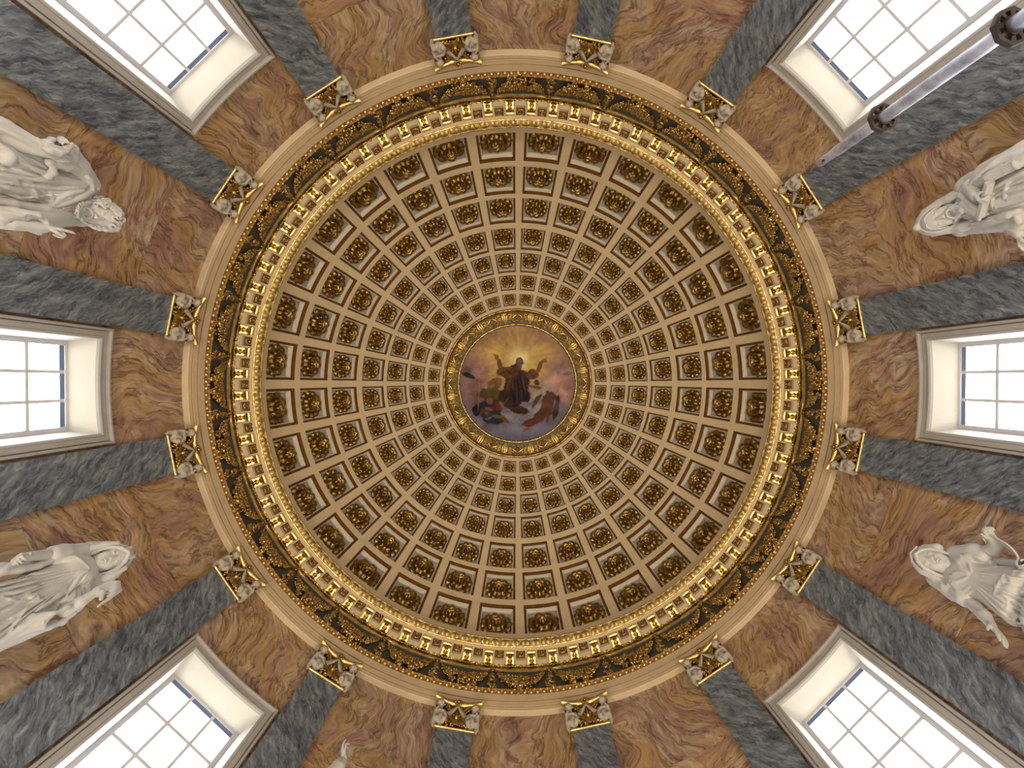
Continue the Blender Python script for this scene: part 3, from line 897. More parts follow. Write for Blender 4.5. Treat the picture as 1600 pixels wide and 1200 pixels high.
def srgb(c): return tuple(((x / 255) / 12.92 if x / 255 <= .04045 else ((x / 255 + .055) / 1.055) ** 2.4) for x in c)
def painting():
    n = 216
    u = np.linspace(-1, 1, n); X, Y = np.meshgrid(u, u, indexing='ij')
    rng = np.random.default_rng(8)
    def fbm(sc, oc=4):
        out = np.zeros_like(X); amp = 1
        for o in range(oc):
            g = rng.standard_normal((int(sc * 2 ** o) + 3,) * 2)
            fx = (X + 1) / 2 * (g.shape[0] - 2); fy = (Y + 1) / 2 * (g.shape[1] - 2)
            i = fx.astype(int); j = fy.astype(int); a = fx - i; b_ = fy - j
            a = a * a * (3 - 2 * a); b_ = b_ * b_ * (3 - 2 * b_)
            out += amp * ((g[i, j] * (1 - a) + g[i + 1, j] * a) * (1 - b_) + (g[i, j + 1] * (1 - a) + g[i + 1, j + 1] * a) * b_); amp *= .55
        return out
    n1, n2, n3 = fbm(4), fbm(7), fbm(12)
    col = np.zeros((n, n, 3))
    c = lambda *k: np.array(srgb(k))
    up = np.clip((.35 - Y + .12 * n1) / .6, 0, 1)[..., None]
    col[:] = c(122, 108, 112) * (1 - up) + c(152, 112, 98) * up
    lowb = np.clip((Y - .55 + .1 * n2) / .3, 0, 1)[..., None]; col[:] = col * (1 - lowb) + c(104, 100, 116) * lowb
    # glory of rays about the head
    hx, hy = .03, -.42
    dx, dy = X - hx, Y - hy; rr = np.hypot(dx, dy); an = np.arctan2(dy, dx)
    ray = .5 + .5 * np.sin(an * 23 + 1.2 * np.sin(an * 7)) * np.sin(an * 11 + .6)
    g = np.clip(1 - rr / .82 + .10 * n1, 0, 1) * (.62 + .5 * ray); g = np.clip(g * 1.5, 0, 1)[..., None] * np.clip((.42 - Y) / .3, 0, 1)[..., None]
    col[:] = col * (1 - g) + c(205, 165, 88) * g
    core = np.exp(-(rr / .16) ** 2)[..., None]; col[:] = col * (1 - core) + c(246, 226, 160) * core
    # pink and pale clouds
    def blob(x, y, rx, ry, ang, color, soft=.25, nz=.18, op=1.0):
        if soft <= .4: soft *= .55; nz *= 1.3
        ca, sa = math.cos(rad(ang)), math.sin(rad(ang))
        a = ((X - x) * ca + (Y - y) * sa) / rx; b_ = (-(X - x) * sa + (Y - y) * ca) / ry
        d = np.sqrt(a * a + b_ * b_) + nz * n3 * .45
        m_ = (np.clip((1 - d) / soft + .5, 0, 1) * op)[..., None]
        col[:] = col * (1 - m_) + c(*color) * (1 + .10 * n3[..., None]) * m_
    blob(.68, -.08, .28, .10, -25, (205, 160, 140), .8, .5, .8); blob(.80, .12, .2, .22, 10, (186, 136, 122), .9, .6, .7)
    blob(.45, .16, .3, .09, -20, (178, 158, 146), .8, .5, .8); blob(.24, .48, .3, .1, -15, (162, 148, 146), .7, .5, .9)
    blob(-.05, .60, .3, .08, 8, (150, 138, 138), .7, .5, .9); blob(-.8, -.02, .22, .3, 0, (150, 112, 110), .9, .5, .7)
    blob(.1, .78, .5, .12, 5, (128, 122, 132), .9, .6, .8); blob(-.55, .75, .4, .12, 10, (124, 116, 126), .9, .6, .8)
    blob(-.62, -.12, .10, .17, 20, (172, 122, 108), .6, .4, .8); blob(-.66, .14, .15, .2, -15, (132, 92, 84), .6, .4, .85)
    # dark wings on the left
    blob(-.84, -.13, .11, .035, 22, (58, 52, 58), .4, .2)
    # left angels
    blob(-.40, .02, .17, .10, -35, (122, 84, 50), .4, .3); blob(-.48, .16, .15, .12, -20, (92, 68, 46), .4, .3)
    blob(-.36, .20, .16, .10, 30, (88, 78, 48), .4, .3); blob(-.30, -.04, .05, .06, 0, (140, 92, 66), .4, .2)
    blob(-.52, .42, .13, .11, 15, (104, 62, 42), .35, .3); blob(-.40, .40, .14, .11, 40, (102, 60, 42), .35, .3)
    blob(-.56, .36, .09, .05, -10, (48, 50, 82), .35, .2); blob(-.42, .58, .20, .09, 6, (58, 58, 68), .35, .3)
    blob(-.72, .48, .06, .08, 10, (46, 42, 52), .35, .3); blob(-.48, .30, .05, .05, 0, (150, 100, 72), .4, .2)
    blob(-.22, .62, .10, .03, 45, (120, 76, 52), .4, .2); blob(-.67, .2, .012, .24, 3, (156, 120, 80), .6, .1)
    # robed figure with raised arms
    blob(.0, .06, .24, .40, 4, (70, 50, 38), .22, .25); blob(-.14, .26, .18, .20, -25, (62, 42, 34), .25, .25)
    blob(.07, .14, .15, .26, 0, (44, 34, 38), .35, .3); blob(-.02, .42, .20, .08, 12, (66, 44, 36), .3, .25)
    blob(-.20, -.20, .19, .11, 8, (96, 70, 42), .25, .25); blob(.27, -.16, .13, .10, -12, (100, 72, 44), .25, .25)
    blob(-.31, -.31, .045, .13, -10, (104, 76, 44), .25, .15); blob(.37, -.26, .045, .14, 22, (108, 76, 46), .25, .15)
    blob(-.36, -.44, .035, .045, -35, (120, 84, 58), .3, .1); blob(.44, -.385, .05, .03, -35, (128, 90, 60), .3, .1)
    for q in range(3): blob(-.40 + .03 * q, -.485 + .005 * q, .012, .03, -30, (124, 88, 60), .4, 0); blob(.47 + .01 * q, -.41 + .018 * q, .028, .011, -35, (130, 92, 62), .4, 0)
    blob(.03, -.37, .065, .085, 0, (96, 74, 58), .25, .1); blob(.03, -.385, .035, .04, 0, (136, 100, 76), .4, .1); blob(.03, -.29, .055, .07, 0, (92, 80, 70), .35, .2)
    for q in range(6): blob(-.16 + .07 * q, .10, .010, .28, 6 - 5 * q, (92, 66, 46), .8, .2, .6)
    # lights and darks of the robe's folds, feet of the cloud
    for q, (x, y, l, a_) in enumerate(((-.16, .02, .16, 20), (-.08, .22, .18, -12), (.10, -.02, .14, -8), (.16, .20, .13, 8), (-.22, .33, .11, 40), (-.02, .38, .12, 70))):
        blob(x, y, .018, l, a_, ((104, 78, 56), (36, 27, 28))[q % 2], .4, .3, .75)
    for x, y, l, a_ in ((-.28, -.17, .08, 60), (-.14, -.19, .08, -50), (.30, -.14, .07, 50), (.22, -.17, .06, -40)): blob(x, y, .016, l, a_, (66, 46, 32), .4, .3, .7)
    for x, y, rx, ry, a_ in ((-.44, .05, .05, .03, -30), (-.50, .44, .05, .02, 20), (-.36, .57, .07, .02, 8), (-.50, .60, .05, .02, -20)): blob(x, y, rx, ry, a_, (150, 120, 92), .4, .4, .6)
    # right angel with wings
    blob(.52, .36, .12, .22, 14, (98, 62, 50), .3, .25); blob(.40, .56, .16, .09, -50, (92, 58, 46), .3, .25)
    blob(.24, .68, .16, .07, -18, (92, 52, 40), .3, .25); blob(.58, .20, .05, .06, 0, (104, 66, 50), .3, .1)
    blob(.67, .42, .05, .2, 12, (74, 58, 54), .35, .2); blob(.34, .27, .04, .18, 32, (78, 62, 52), .4, .2)
    blob(.43, .13, .14, .035, -35, (190, 170, 130), .5, .2, .8); blob(.14, .80, .07, .025, -30, (130, 84, 62), .4, .1); blob(.52, .58, .03, .1, 5, (116, 68, 52), .4, .2)
    blob(.33, -.02, .05, .055, 0, (84, 60, 46), .35, .2); blob(.28, .06, .13, .03, 10, (110, 84, 62), .5, .2)
    blob(.78, .14, .07, .12, -20, (196, 146, 122), .5, .3); blob(.70, .04, .05, .05, 0, (180, 128, 104), .5, .2); blob(.82, .27, .05, .09, -30, (176, 122, 104), .5, .3)
    blob(.86, -.17, .08, .035, -10, (112, 98, 112), .5, .4, .8)
    col *= (1 + .08 * n3 + .05 * n2 + .06 * fbm(34, 2))[..., None]
    col = np.clip(col, .004, 1)
    inside = np.hypot(X, Y) < 1.03
    V = np.stack([X * (r1c + .0), Y * (r1c + .0), np.full_like(X, zc1 - .004)], -1).reshape(-1, 3)
    q = inside[:-1, :-1] & inside[1:, :-1] & inside[1:, 1:] & inside[:-1, 1:] & (np.hypot(X, Y)[:-1, :-1] < 1.012)
    I, J = np.nonzero(q); a = I * n + J
    Fc = np.stack([a, a + 1, a + n + 1, a + n], 1)
    used = np.unique(Fc); mp = np.full(n * n, -1); mp[used] = np.arange(len(used))
    me = mesh('ceiling_painting', V[used], [tuple(r) for r in mp[Fc].tolist()], [M_paint], None, None)
    at = me.color_attributes.new('paint', 'FLOAT_COLOR', 'POINT')
    at.data.foreach_set('color', np.concatenate([col.reshape(-1, 3)[used], np.ones((len(used), 1))], 1).astype(np.float32).ravel())
    return me
m, nt, N, L, bs = nmat('fresco_paint')
ca = N.new('ShaderNodeVertexColor'); ca.layer_name = 'paint'
mg = N.new('ShaderNodeMix'); mg.data_type = 'RGBA'; mg.blend_type = 'MULTIPLY'; mg.inputs[0].default_value = 1
mg.inputs[7].default_value = (0.92, 1.0, 1.16, 1)
L.new(ca.outputs[0], mg.inputs[6]); L.new(mg.outputs[2], bs.inputs['Base Color']); bs.inputs['Roughness'].default_value = .8; bs.inputs['Specular IOR Level'].default_value = .1
M_paint = m
po = obj('ceiling_painting', painting())
prop(po, 'round ceiling painting of a robed figure with raised arms amid golden rays', 'painting')

# ------------------------------------------------------------------ pilasters with gilded cherub capitals
ZS = Z(7.60)                        # top of the shaft
XP = 5.895                          # face of the shaft
b = MB()
PW = 0.305
def shaftrow(x0, w, z): return [(5.985, -w, z), (x0, -w, z), (x0, -w * .5, z), (x0, 0, z), (x0, w * .5, z), (x0, w, z), (5.985, w, z)]
rows = [shaftrow(XP - .05, PW + .05, 0), shaftrow(XP - .05, PW + .05, .35), shaftrow(XP - .03, PW + .03, .42), shaftrow(XP, PW, .5)]
rows += [shaftrow(XP, PW, .5 + (ZS - .06 - .5) * t / 10) for t in range(1, 11)] + [shaftrow(XP - .012, PW + .012, ZS - .02), shaftrow(XP - .014, PW + .014, ZS)]
P = [v for r in rows for v in r]
b.grid(rows, 0, uv=[(v[1] + (v[0] - XP) * (1 if v[1] > 0 else -1), v[2]) for v in P])
b.add(rows[-1], [(0, 1, 2, 3, 4, 5, 6)], 0, [(v[1], v[2]) for v in rows[-1]])
me_shaft = b.mesh('shaft', [M_grey], 25)
b = MB(); b.tube([(XP - .022, -PW - .03, 0), (XP - .022, PW + .03, 0)], .024, 10); b.box(XP - .012, 5.985, -PW - .02, PW + .02, -.018, .018)
me_astr = b.mesh('astragal', M_goldb, 40, False)
b = MB(); rows = []
for i in range(8):
    t = i / 7; w_ = .275 + .035 * t ** 2; x = XP + .01 - .06 * t ** 2.5; z = .02 + .47 * t
    rows.append([(5.985, -w_, z), (x + .03, -w_, z), (x, -w_ * .8, z), (x, 0, z), (x, w_ * .8, z), (x + .03, w_, z), (5.985, w_, z)])
b.grid(rows, 0); me_bell = b.mesh('capital', M_bronze, 40, False)
# abacus: thin slab with hollow front and long horns
b = MB(); rows = []
for i in range(21):
    t = -1 + i / 10; y = .415 * t
    x = XP - .085 - .10 * abs(t) ** 2.2
    up = .012 * abs(t)
    pr = [(0.05, .475 + up), (.018, .478 + up), (.0, .490 + up), (-.012, .505 + up), (-.012, .530 + up), (-.004, .545 + up), (.05, .55 + up)]
    rows.append([(x + p, y, z) for p, z in pr])
b.grid(rows, 0)
for r_ in (rows[0], rows[-1]): b.add(r_, [tuple(range(7))])
rows2 = [[r_[0], (5.985, r_[0][1] * .93, r_[0][2])] for r_ in rows]; b.grid(rows2, 0)
me_abac = b.mesh('abacus', M_goldb, 45, False)
# fleuron with a short stem
b = MB()
fc = Vector((XP - .13, 0, .50))
b.ball(fc, .03, 8, 6, 1)
for j in range(8):
    t = 2 * PI * j / 8; b.ball(fc + Vector((.012, .052 * math.cos(t), .052 * math.sin(t))), .026, 7, 5, 0, (.7, 1, 1))
b.tube([fc + Vector((.02, 0, -.05)), (XP - .085, 0, .36), (XP - .05, 0, .20)], [.016, .014, .02], 7)
me_fleur = b.mesh('fleuron', [M_gold, M_bronze], 60, False)
# volute
b = MB(); pts = []; rr = []
for i in range(34):
    t = i / 33; a = -.6 + t * 2 * PI * 1.75; r = .062 * (1 - .8 * t)
    pts.append((XP - .065 - .015 * t, .325 + r * math.cos(a) * .9, .435 + r * math.sin(a))); rr.append(.022 - .008 * t)
b.tube([(XP - .05, .08, .30), (XP - .09, .16, .40), (XP - .09, .25, .470), (XP - .08, .33, .490)] , [.014, .018, .022, .02], 7)
b.tube(pts, rr, 7); b.ball((XP - .085, .325, .435), .022, 8, 6)
for q in range(5): b.ball((XP - .07 - .012 * q, .12 + .04 * q, .30 + .035 * q), .028, 6, 5, 0, (.6, 1.1, .8), Matrix.Rotation(.5, 3, 'X'))
me_vol = b.mesh('volute', M_gold, 60, False)
b2 = MB(); b2.V = [(x, -y, z) for x, y, z in b.V]; b2.F = [f[::-1] for f in b.F]; b2.M = b.M; b2.U = b.U
me_vol_m = b2.mesh('volute', M_gold, 60, False)
# foliage heart
b = MB(); rf = random.Random(3)
for i in range(46):
    y = rf.uniform(-.20, .20); z = rf.uniform(.03, .24 - abs(y) * .5)
    b.ball((XP - .03 - rf.uniform(0, .05), y, z), rf.uniform(.018, .036), 6, 5, 0, (.7, 1, rf.uniform(.8, 1.4)), Matrix.Rotation(rf.uniform(-1, 1), 3, 'X'))
for j in range(7):
    t = -1.2 + 2.4 * j / 6
    b.tube([(XP - .05, .02 * t, .04), (XP - .09, .07 * t, .12), (XP - .075, .12 * t, .22 - .03 * abs(t)), (XP - .10, .14 * t, .24 - .04 * abs(t))], [.018, .026, .02, .012], 6)
b.ball((XP - .115, 0, .135), .036, 8, 6, 1)
me_fol = b.mesh('foliage', [M_gold, M_goldb], 60, False)

def cherub():
    c = Carve((-.34, .06, -.20), (.12, .56, .56), .0075)
    X0 = -.10
    c.ell((X0, .262, .080), (.062, .072, .065), None, .03)                    # hips
    c.cap((X0, .262, .10), (X0 - .005, .275, .24), .060, .058, .03)           # belly, chest
    c.ell((X0 - .02, .265, .13), (.056, .058, .055), None, .03)
    c.cap((X0, .225, .262), (X0, .322, .268), .042, .042, .025)               # shoulders
    c.cap((X0 - .005, .28, .28), (X0 - .02, .297, .36), .032, .032, .015)    # neck
    hc = np.array((X0 - .04, .305, .412))
    c.ell(hc, (.068, .062, .068), None, .012); c.ell(hc + (-.03, .0, -.03), (.042, .048, .034), None, .02)
    c.ell(hc + (.012, 0, .02), (.066, .066, .062), None, .015)
    c.ell(hc + (-.068, .002, -.012), (.013, .010, .012), None, .008)          # nose
    for s_ in (-1, 1):
        c.ell(hc + (-.068, .002 + s_ * .024, .004), (.014, .012, .010), None, .008, True)
        c.ell(hc + (-.052, .002 + s_ * .032, -.028), (.02, .02, .02), None, .015)
        c.ell(hc + (.0, s_ * .064, -.008), (.012, .010, .018), None, .006)
    c.ell(hc + (-.072, .002, -.034), (.012, .016, .004), None, .004, True)
    # arms folded on the chest, the outer hand near the chin
    c.chain([(X0, .215, .262), (X0 - .01, .198, .205), (X0 - .055, .245, .222), (X0 - .062, .315, .232)], [.034, .028, .024, .016], .012)
    c.chain([(X0, .33, .262), (X0 - .0, .376, .180), (X0 - .05, .366, .240), (X0 - .07, .338, .285)], [.034, .028, .023, .016], .012)
    for f in range(4): c.cap((X0 - .062, .318 + .004 * f, .219 + .010 * f), (X0 - .060, .345, .221 + .010 * f), .007, .006, .003)
    for f in range(4): c.cap((X0 - .07, .324 + .009 * f, .287), (X0 - .065, .324 + .009 * f, .317), .007, .006, .003)
    c.cap((X0 - .075, .327, .280), (X0 - .08, .314, .297), .008, .006, .003)
    # outer leg over the edge, inner leg drawn up in front
    c.chain([(X0 - .01, .290, .075), (X0 - .03, .360, .070), (X0 + .0, .372, -.005), (X0 + .01, .362, -.050)], [.052, .042, .032, .022], .015)
    c.chain([(X0 + .01, .362, -.055), (X0 - .03, .372, -.070)], [.024, .018], .012)
    c.chain([(X0 - .01, .235, .075), (X0 - .055, .205, .055), (X0 - .03, .225, .015), (X0 - .03, .23, .005)], [.052, .040, .030, .022], .015)
    c.chain([(X0 - .03, .235, .012), (X0 - .065, .255, .012)], [.022, .016], .01)
    # curls
    rh = random.Random(2)
    for i in range(26):
        v = Vector((rh.uniform(-.5, 1), rh.uniform(-1, 1), rh.uniform(.1, 1))).normalized()
        c.ell(hc + np.array((.012, 0, .02)) + np.array(v) * .062, .016, None, .006)
    return c
ch = cherub()
me_ch = ch.skin('cherub', M_putto)
me_ch_m = bpy.data.meshes.new('cherub')
co = np.empty(len(me_ch.vertices) * 3, np.float32); me_ch.vertices.foreach_get('co', co); co = co.reshape(-1, 3).copy()
vi = np.empty(len(me_ch.loops), np.int32); me_ch.loops.foreach_get('vertex_index', vi); vi = vi.reshape(-1, 4)[:, ::-1]
co[:, 1] *= -1
me_ch_m.vertices.add(len(co)); me_ch_m.vertices.foreach_set('co', co.ravel())
me_ch_m.loops.add(vi.size); me_ch_m.loops.foreach_set('vertex_index', np.ascontiguousarray(vi).ravel())
me_ch_m.polygons.add(len(vi)); me_ch_m.polygons.foreach_set('loop_start', np.arange(0, vi.size, 4, dtype=np.int32))
me_ch_m.materials.append(M_putto); me_ch_m.update(calc_edges=True)
me_ch_m.polygons.foreach_set('use_smooth', np.ones(len(vi), dtype=bool))
def wing(sg):
    b = MB()
    A, B = Vector((XP - .055, sg * .185, .17)), Vector((XP - .115, sg * .028, .435))
    ax = (B - A); side_ = Vector((0, sg * 1, .55)).normalized()
    for j in range(6):                       # overlapping feathers
        o = side_ * (.018 * j - .03) + Vector((.008 * j, 0, 0))
        ln = 1.0 - .11 * j
        P0, P1 = A + o * .6, A + ax * ln + o * 1.25
        pts = [P0 + (P1 - P0) * t for t in (0, .15, .4, .7, .92, 1)]
        b.tube(pts, [.012, .024, .028, .024, .015, .004], 7)
    b.ball(A + Vector((-.012, 0, 0)), .05, 8, 6, 0, (.6, 1, 1.1))
    return b.mesh('wing', M_putto, 60, False)
WNG = [wing(1), wing(-1)]
DEG = [11.7 - .6, 33.8, 55.8, 77.4, 99.9, 122.3, 145.9, 168.3, 191.1, 214.4, 236.4, 259.8, 282.7, 305.7, 327.5, 349.3]
PLAB = ['grey marble pilaster just below the right middle window', 'grey marble pilaster between the lower right statue and the bottom right window',
        'grey marble pilaster at the bottom right window, on its side towards the bottom centre', 'grey marble pilaster right of the two at the bottom centre',
        'grey marble pilaster left of the two at the bottom centre', 'grey marble pilaster at the bottom left window, beside the lone raised hand',
        'grey marble pilaster between the lower left veiled statue and the bottom left window', 'grey marble pilaster just below the left middle window',
        'grey marble pilaster just above the left middle window', 'grey marble pilaster between the upper left bearded statue and the top left window',
        'grey marble pilaster at the top left window, on its side towards the top centre', 'grey marble pilaster left of the two at the top centre',
        'grey marble pilaster right of the two at the top centre', 'grey marble pilaster at the top right window, on its side towards the top centre',
        'grey marble pilaster behind the steel pole, beside the top right window', 'grey marble pilaster just above the right middle window']
pidx = 0
for i in range(16):
    o = obj('pilaster', None)
    o.rotation_euler.z = rad(11.25 + 22.5 * i)
    prop(o, PLAB[i], 'pilaster', 'grey marble pilasters with gilded cherub capitals')
    obj('shaft', me_shaft, o)
    cpt = obj('capital', me_bell, o, (0, 0, ZS))
    for nm, me in (('astragal', me_astr), ('abacus', me_abac), ('fleuron', me_fleur), ('volute', me_vol), ('volute', me_vol_m), ('foliage', me_fol)):
        obj(nm, me, cpt)
    obj('cherub', me_ch, cpt, (XP + .03, 0, 0)); obj('cherub', me_ch_m, cpt, (XP + .03, 0, 0))
    obj('wing', WNG[0], cpt); obj('wing', WNG[1], cpt)

# ------------------------------------------------------------------ steel pole with pierced octagonal collars
m, nt, N, L, bs = nmat('worn_steel')
tc = N.new('ShaderNodeTexCoord')
f = noise(N, L, tc.outputs['Object'], 9.0, 5, .65)
r = ramp(N, [(.3, (.20, .20, .235)), (.5, (.44, .44, .50)), (.68, (.66, .66, .72))]); L.new(f, r.inputs[0]); L.new(r.outputs[0], bs.inputs['Base Color'])
bs.inputs['Metallic'].default_value = .75; bs.inputs['Roughness'].default_value = .38
M_steel = m
M_iron = plain('dark_iron', (.045, .036, .034), .55, .3, .2, 20)
pole = obj('pole', None, None, (1.872, -1.518, 0))
pole.rotation_euler = (rad(-.35), rad(-.5), 0)
prop(pole, 'tall worn steel pole with pierced octagonal collars before the top right window', 'pole')
PT = Z(2.945); C1 = Z(2.43); C2 = Z(1.80); PS = Z(2.79)
b = MB(); b.tube([(0, 0, .03), (0, 0, C2)], .033, 20); obj('shaft', b.mesh('shaft', M_steel, 40, False), pole)
b = MB(); b.tube([(0, 0, C2), (0, 0, C1)], .0325, 20); obj('shaft', b.mesh('shaft', M_steel, 40, False), pole)
b = MB(); b.tube([(0, 0, C1), (0, 0, PS - .012), (0, 0, PS)], [.0315, .0315, .029], 20); obj('shaft', b.mesh('shaft', M_steel, 40, False), pole)
b = MB(); b.tube([(0, 0, PS - .01), (0, 0, PT - .03), (0, 0, PT - .012), (0, 0, PT)], [.0265, .0265, .022, .010], 20); tip = obj('tip', b.mesh('tip', M_steel, 40, False), pole)
b = MB(); b.tube([(-.0, .0, 0), (-.012, .009, 0)], .0075, 10); obj('pin_hole', b.mesh('pin_hole', M_iron, 40, False), tip, (-.0165, .0120, PT - .085))
def collar():
    b = MB(); ro, ri, rh = .080, .066, .042
    for k in range(8):
        a0, a1 = rad(45 * k), rad(45 * k + 45)
        p = lambda r, a, z: (r * math.cos(a), r * math.sin(a), z)
        def wedge(r0, r1, q0, q1, z0=-.010, z1=.010):
            V = [p(r, q, z) for z in (z0, z1) for r, q in ((r0, q0), (r1, q0), (r1, q1), (r0, q1))]
            b.add(V, [(0, 1, 2, 3)[::-1], (4, 5, 6, 7), (0, 4, 7, 3), (1, 2, 6, 5), (0, 1, 5, 4), (2, 3, 7, 6)])
        wedge(ri, ro, a0, a1); wedge(.028, rh, a0, a1, -.016, .016)
        d = rad(6.5) if k % 2 else rad(9)
        wedge(rh - .002, ri + .002, a0 - d, a0 + d)
        am = (a0 + a1) / 2
        if k % 2:                              # round holes: a second narrow web on each side
            wedge(rh - .002, ri + .002, a0 + d * .9, a0 + d * 1.35); wedge(rh - .002, ri + .002, a1 - d * 1.9, a1 - d * .9)
    return b.mesh('collar', M_iron, 30, False)
me_col = collar()
for z in (C1, C2): obj('collar', me_col, pole, (0, 0, z))
b = MB(); b.tube([(0, 0, 0), (0, 0, .02), (0, 0, .04), (0, 0, .07)], [.24, .24, .10, .036], 32); obj('foot', b.mesh('foot', M_iron, 40, False), pole)

# ------------------------------------------------------------------ statues of the drum, pale marble, each on a bracket between two pilasters
RS = 5.45                           # radius of a statue's axis; local x points into the wall, z = 0 lies 6 m over the floor
class Statue:
    def __init__(s, phi):
        s.phi = phi; a = rad(phi)
        s.n = Vector((math.cos(a), math.sin(a), 0)); s.t = Vector((-math.sin(a), math.cos(a), 0))
    def P(s, u, v, r):              # the point seen at (u, v) of the photograph, at distance r from the dome's axis
        d = _x * ((u - 819) / F) + _y * (-(v - 602.8) / F) - _z
        k = (r - CAM.dot(s.n)) / d.dot(s.n)
        p = CAM + d * k
        return np.array((p.dot(s.n) - RS, p.dot(s.t), p.z - 6.0))
    def root(s, label, group=None):
        o = obj('statue', None, None, tuple(s.n * RS + Vector((0, 0, 6.0))), rad(s.phi))
        prop(o, label, 'statue', group)
        return o
def front(c, y, z):
    j = int(np.clip(round((y - c.lo[1]) / c.h), 0, c.n[1] - 1)); k = int(np.clip(round((z - c.lo[2]) / c.h), 0, c.n[2] - 1))
    if not hasattr(c, 'base'): c.base = c.D.copy()
    col = c.base[:, j, k] < 0
    return c.lo[0] + c.h * int(np.argmax(col)) if col.any() else None
def spline(q, up):
    q = np.asarray(q, float); m_ = len(q); out = []
    for t in np.linspace(0, m_ - 1, (m_ - 1) * up + 1):
        i = int(min(t, m_ - 2)); f = t - i
        p0, p1, p2, p3 = q[max(i - 1, 0)], q[i], q[i + 1], q[min(i + 2, m_ - 1)]
        out.append(.5 * (2 * p1 + (p2 - p0) * f + (2 * p0 - 5 * p1 + 4 * p2 - p3) * f * f + (3 * p1 - p0 - 3 * p2 + p3) * f ** 3))
    return np.array(out)
def fold(c, S, pts, r=.022, k=.008, depth=.40, sub=False, at=None):
    """a ridge (or groove) of cloth laid along the surface of what is already carved"""
    if sub: return
    if not hasattr(c, 'base'): c.base = c.D.copy()
    k = .012; r = r * 1.0
    uv = spline(pts, 6); A, T = [], []
    ts = np.linspace(0, 1, 240)
    for u, v in uv:
        a, b = S.P(u, v, 4.75), S.P(u, v, 5.9); q = a + (b - a) * ts[:, None]
        i = np.round((q - c.lo) / c.h).astype(int); ok = np.all((i >= 0) & (i < c.n), 1); i = np.clip(i, 0, c.n - 1)
        hit = ok & (c.base[i[:, 0], i[:, 1], i[:, 2]] < 0)
        if hit.any(): A.append((a, b)); T.append(ts[int(np.argmax(hit))])
    if len(T) < 3: return
    T = np.array(T); w = np.ones(5) / 5
    Ts = np.convolve(np.pad(T, 2, mode='edge'), w, 'valid')
    qq = []
    for (a, b), t in zip(A, Ts):
        d = (b - a) / np.linalg.norm(b - a); qq.append(a + (b - a) * t + d * r * .12)
    n_ = len(qq)
    c.chain(qq, [r * (.35 + .65 * math.sin(PI * min(1, .10 + .84 * i / (n_ - 1))) ** .5) for i in range(n_)], k, sub)
def pleats(c, apex, a0, a1, n, amp, r0, r1, seed=0, xmax=.08, bend=0.0):
    """rounded folds with sharp valleys, spreading from a gathering point (y, z) over the front of the cloth"""
    rnd = random.Random(seed); X, Y, Zg = c.grid()
    dy, dz = Y - apex[0], apex[1] - Zg
    rho = np.sqrt(dy * dy + dz * dz); th = np.degrees(np.arctan2(dy, dz)) + bend * rho
    sst = lambda t: np.clip(t, 0, 1) ** 2 * (3 - 2 * np.clip(t, 0, 1))
    ss = lambda e0, e1, v: sst((v - e0) / (e1 - e0))
    w = ss(a0 - 4, a0 + 4, th) * (1 - ss(a1 - 4, a1 + 4, th)) * ss(r0, r0 + .12, rho) * (1 - ss(r1 - .1, r1, rho))
    q = (th - a0) / (a1 - a0) * n
    q = q + .30 * np.sin(1.7 * q + rnd.uniform(0, 6)) + .22 * np.sin(5 * rho + 2.3 * q + rnd.uniform(0, 6)) + .12 * np.sin(11 * rho + q)
    h = np.abs(np.sin(PI * q)) ** .9
    big = .6 + .4 * np.sin(.9 * q + rnd.uniform(0, 6)) * np.cos(2.2 * rho + .7 * q)
    g = w * np.minimum(amp * np.minimum(1, .25 + rho / .50), .62 * rho * rad(abs(a1 - a0) / n)) * (h * big - .42)
    fr = 1 - ss(xmax - .06, xmax, X)
    c.D -= (g * fr).astype(np.float32)
def frame(fwd, up):
    f = Vector(fwd).normalized(); u = Vector(up); u = (u - f * u.dot(f)).normalized(); l = u.cross(f)
    return np.array((f, l, u)).T
def face(c, C0, R, H, old=False):
    """head of height H about C0; R has the columns forward, left, up"""
    W = lambda x, y, z: np.asarray(C0) + R @ (np.array((x, y, z)) * H)
    e = lambda p, r, k=.02, sub=False: c.ell(W(*p), np.array(r) * H, R, k, sub)
    e((-.04, 0, .12), (.42, .34, .38)); e((.10, 0, -.14), (.27, .275, .34), .03)
    e((.235, 0, -.40), (.10, .11, .09), .03); e((.02, 0, -.25), (.22, .26, .20), .03)
    for s in (-1, 1):
        e((.22, s * .155, -.14), (.12, .10, .12), .03)
        e((.40, s * .135, .035), (.075, .085, .055), .012, True)
        e((.305, s * .135, .03), (.072, .075, .05), .006)
        c.cap(W(.335, s * .06, .105), W(.29, s * .24, .085), .030 * H, .022 * H, .012)
        c.cap(W(.372, s * .075, .045), W(.335, s * .205, .04), .012 * H, .010 * H, .004)
        e((-.02, s * .335, -.02), (.07, .035, .11), .01)
        e((.415, s * .045, -.135), (.045, .035, .03), .008)
    c.cap(W(.365, 0, .08), W(.475, 0, -.12), .034 * H, .050 * H, .012)
    if old:
        for q in (-1, 1): c.cap(W(.36, q * .11, -.13), W(.30, q * .17, -.27), .012 * H, .012 * H, .008, True)
        for z in (.18, .23): c.cap(W(.40, -.14, z), W(.40, .14, z), .008 * H, .008 * H, .006, True)
        return W
    c.cap(W(.36, -.09, -.235), W(.41, 0, -.222), .022 * H, .026 * H, .006); c.cap(W(.41, 0, -.222), W(.36, .09, -.235), .026 * H, .022 * H, .006)
    c.cap(W(.355, -.07, -.285), W(.395, 0, -.292), .022 * H, .030 * H, .006); c.cap(W(.395, 0, -.292), W(.355, .07, -.285), .030 * H, .022 * H, .006)
    c.cap(W(.43, -.10, -.258), W(.43, .10, -.258), .010 * H, .010 * H, .004, True)
    return W
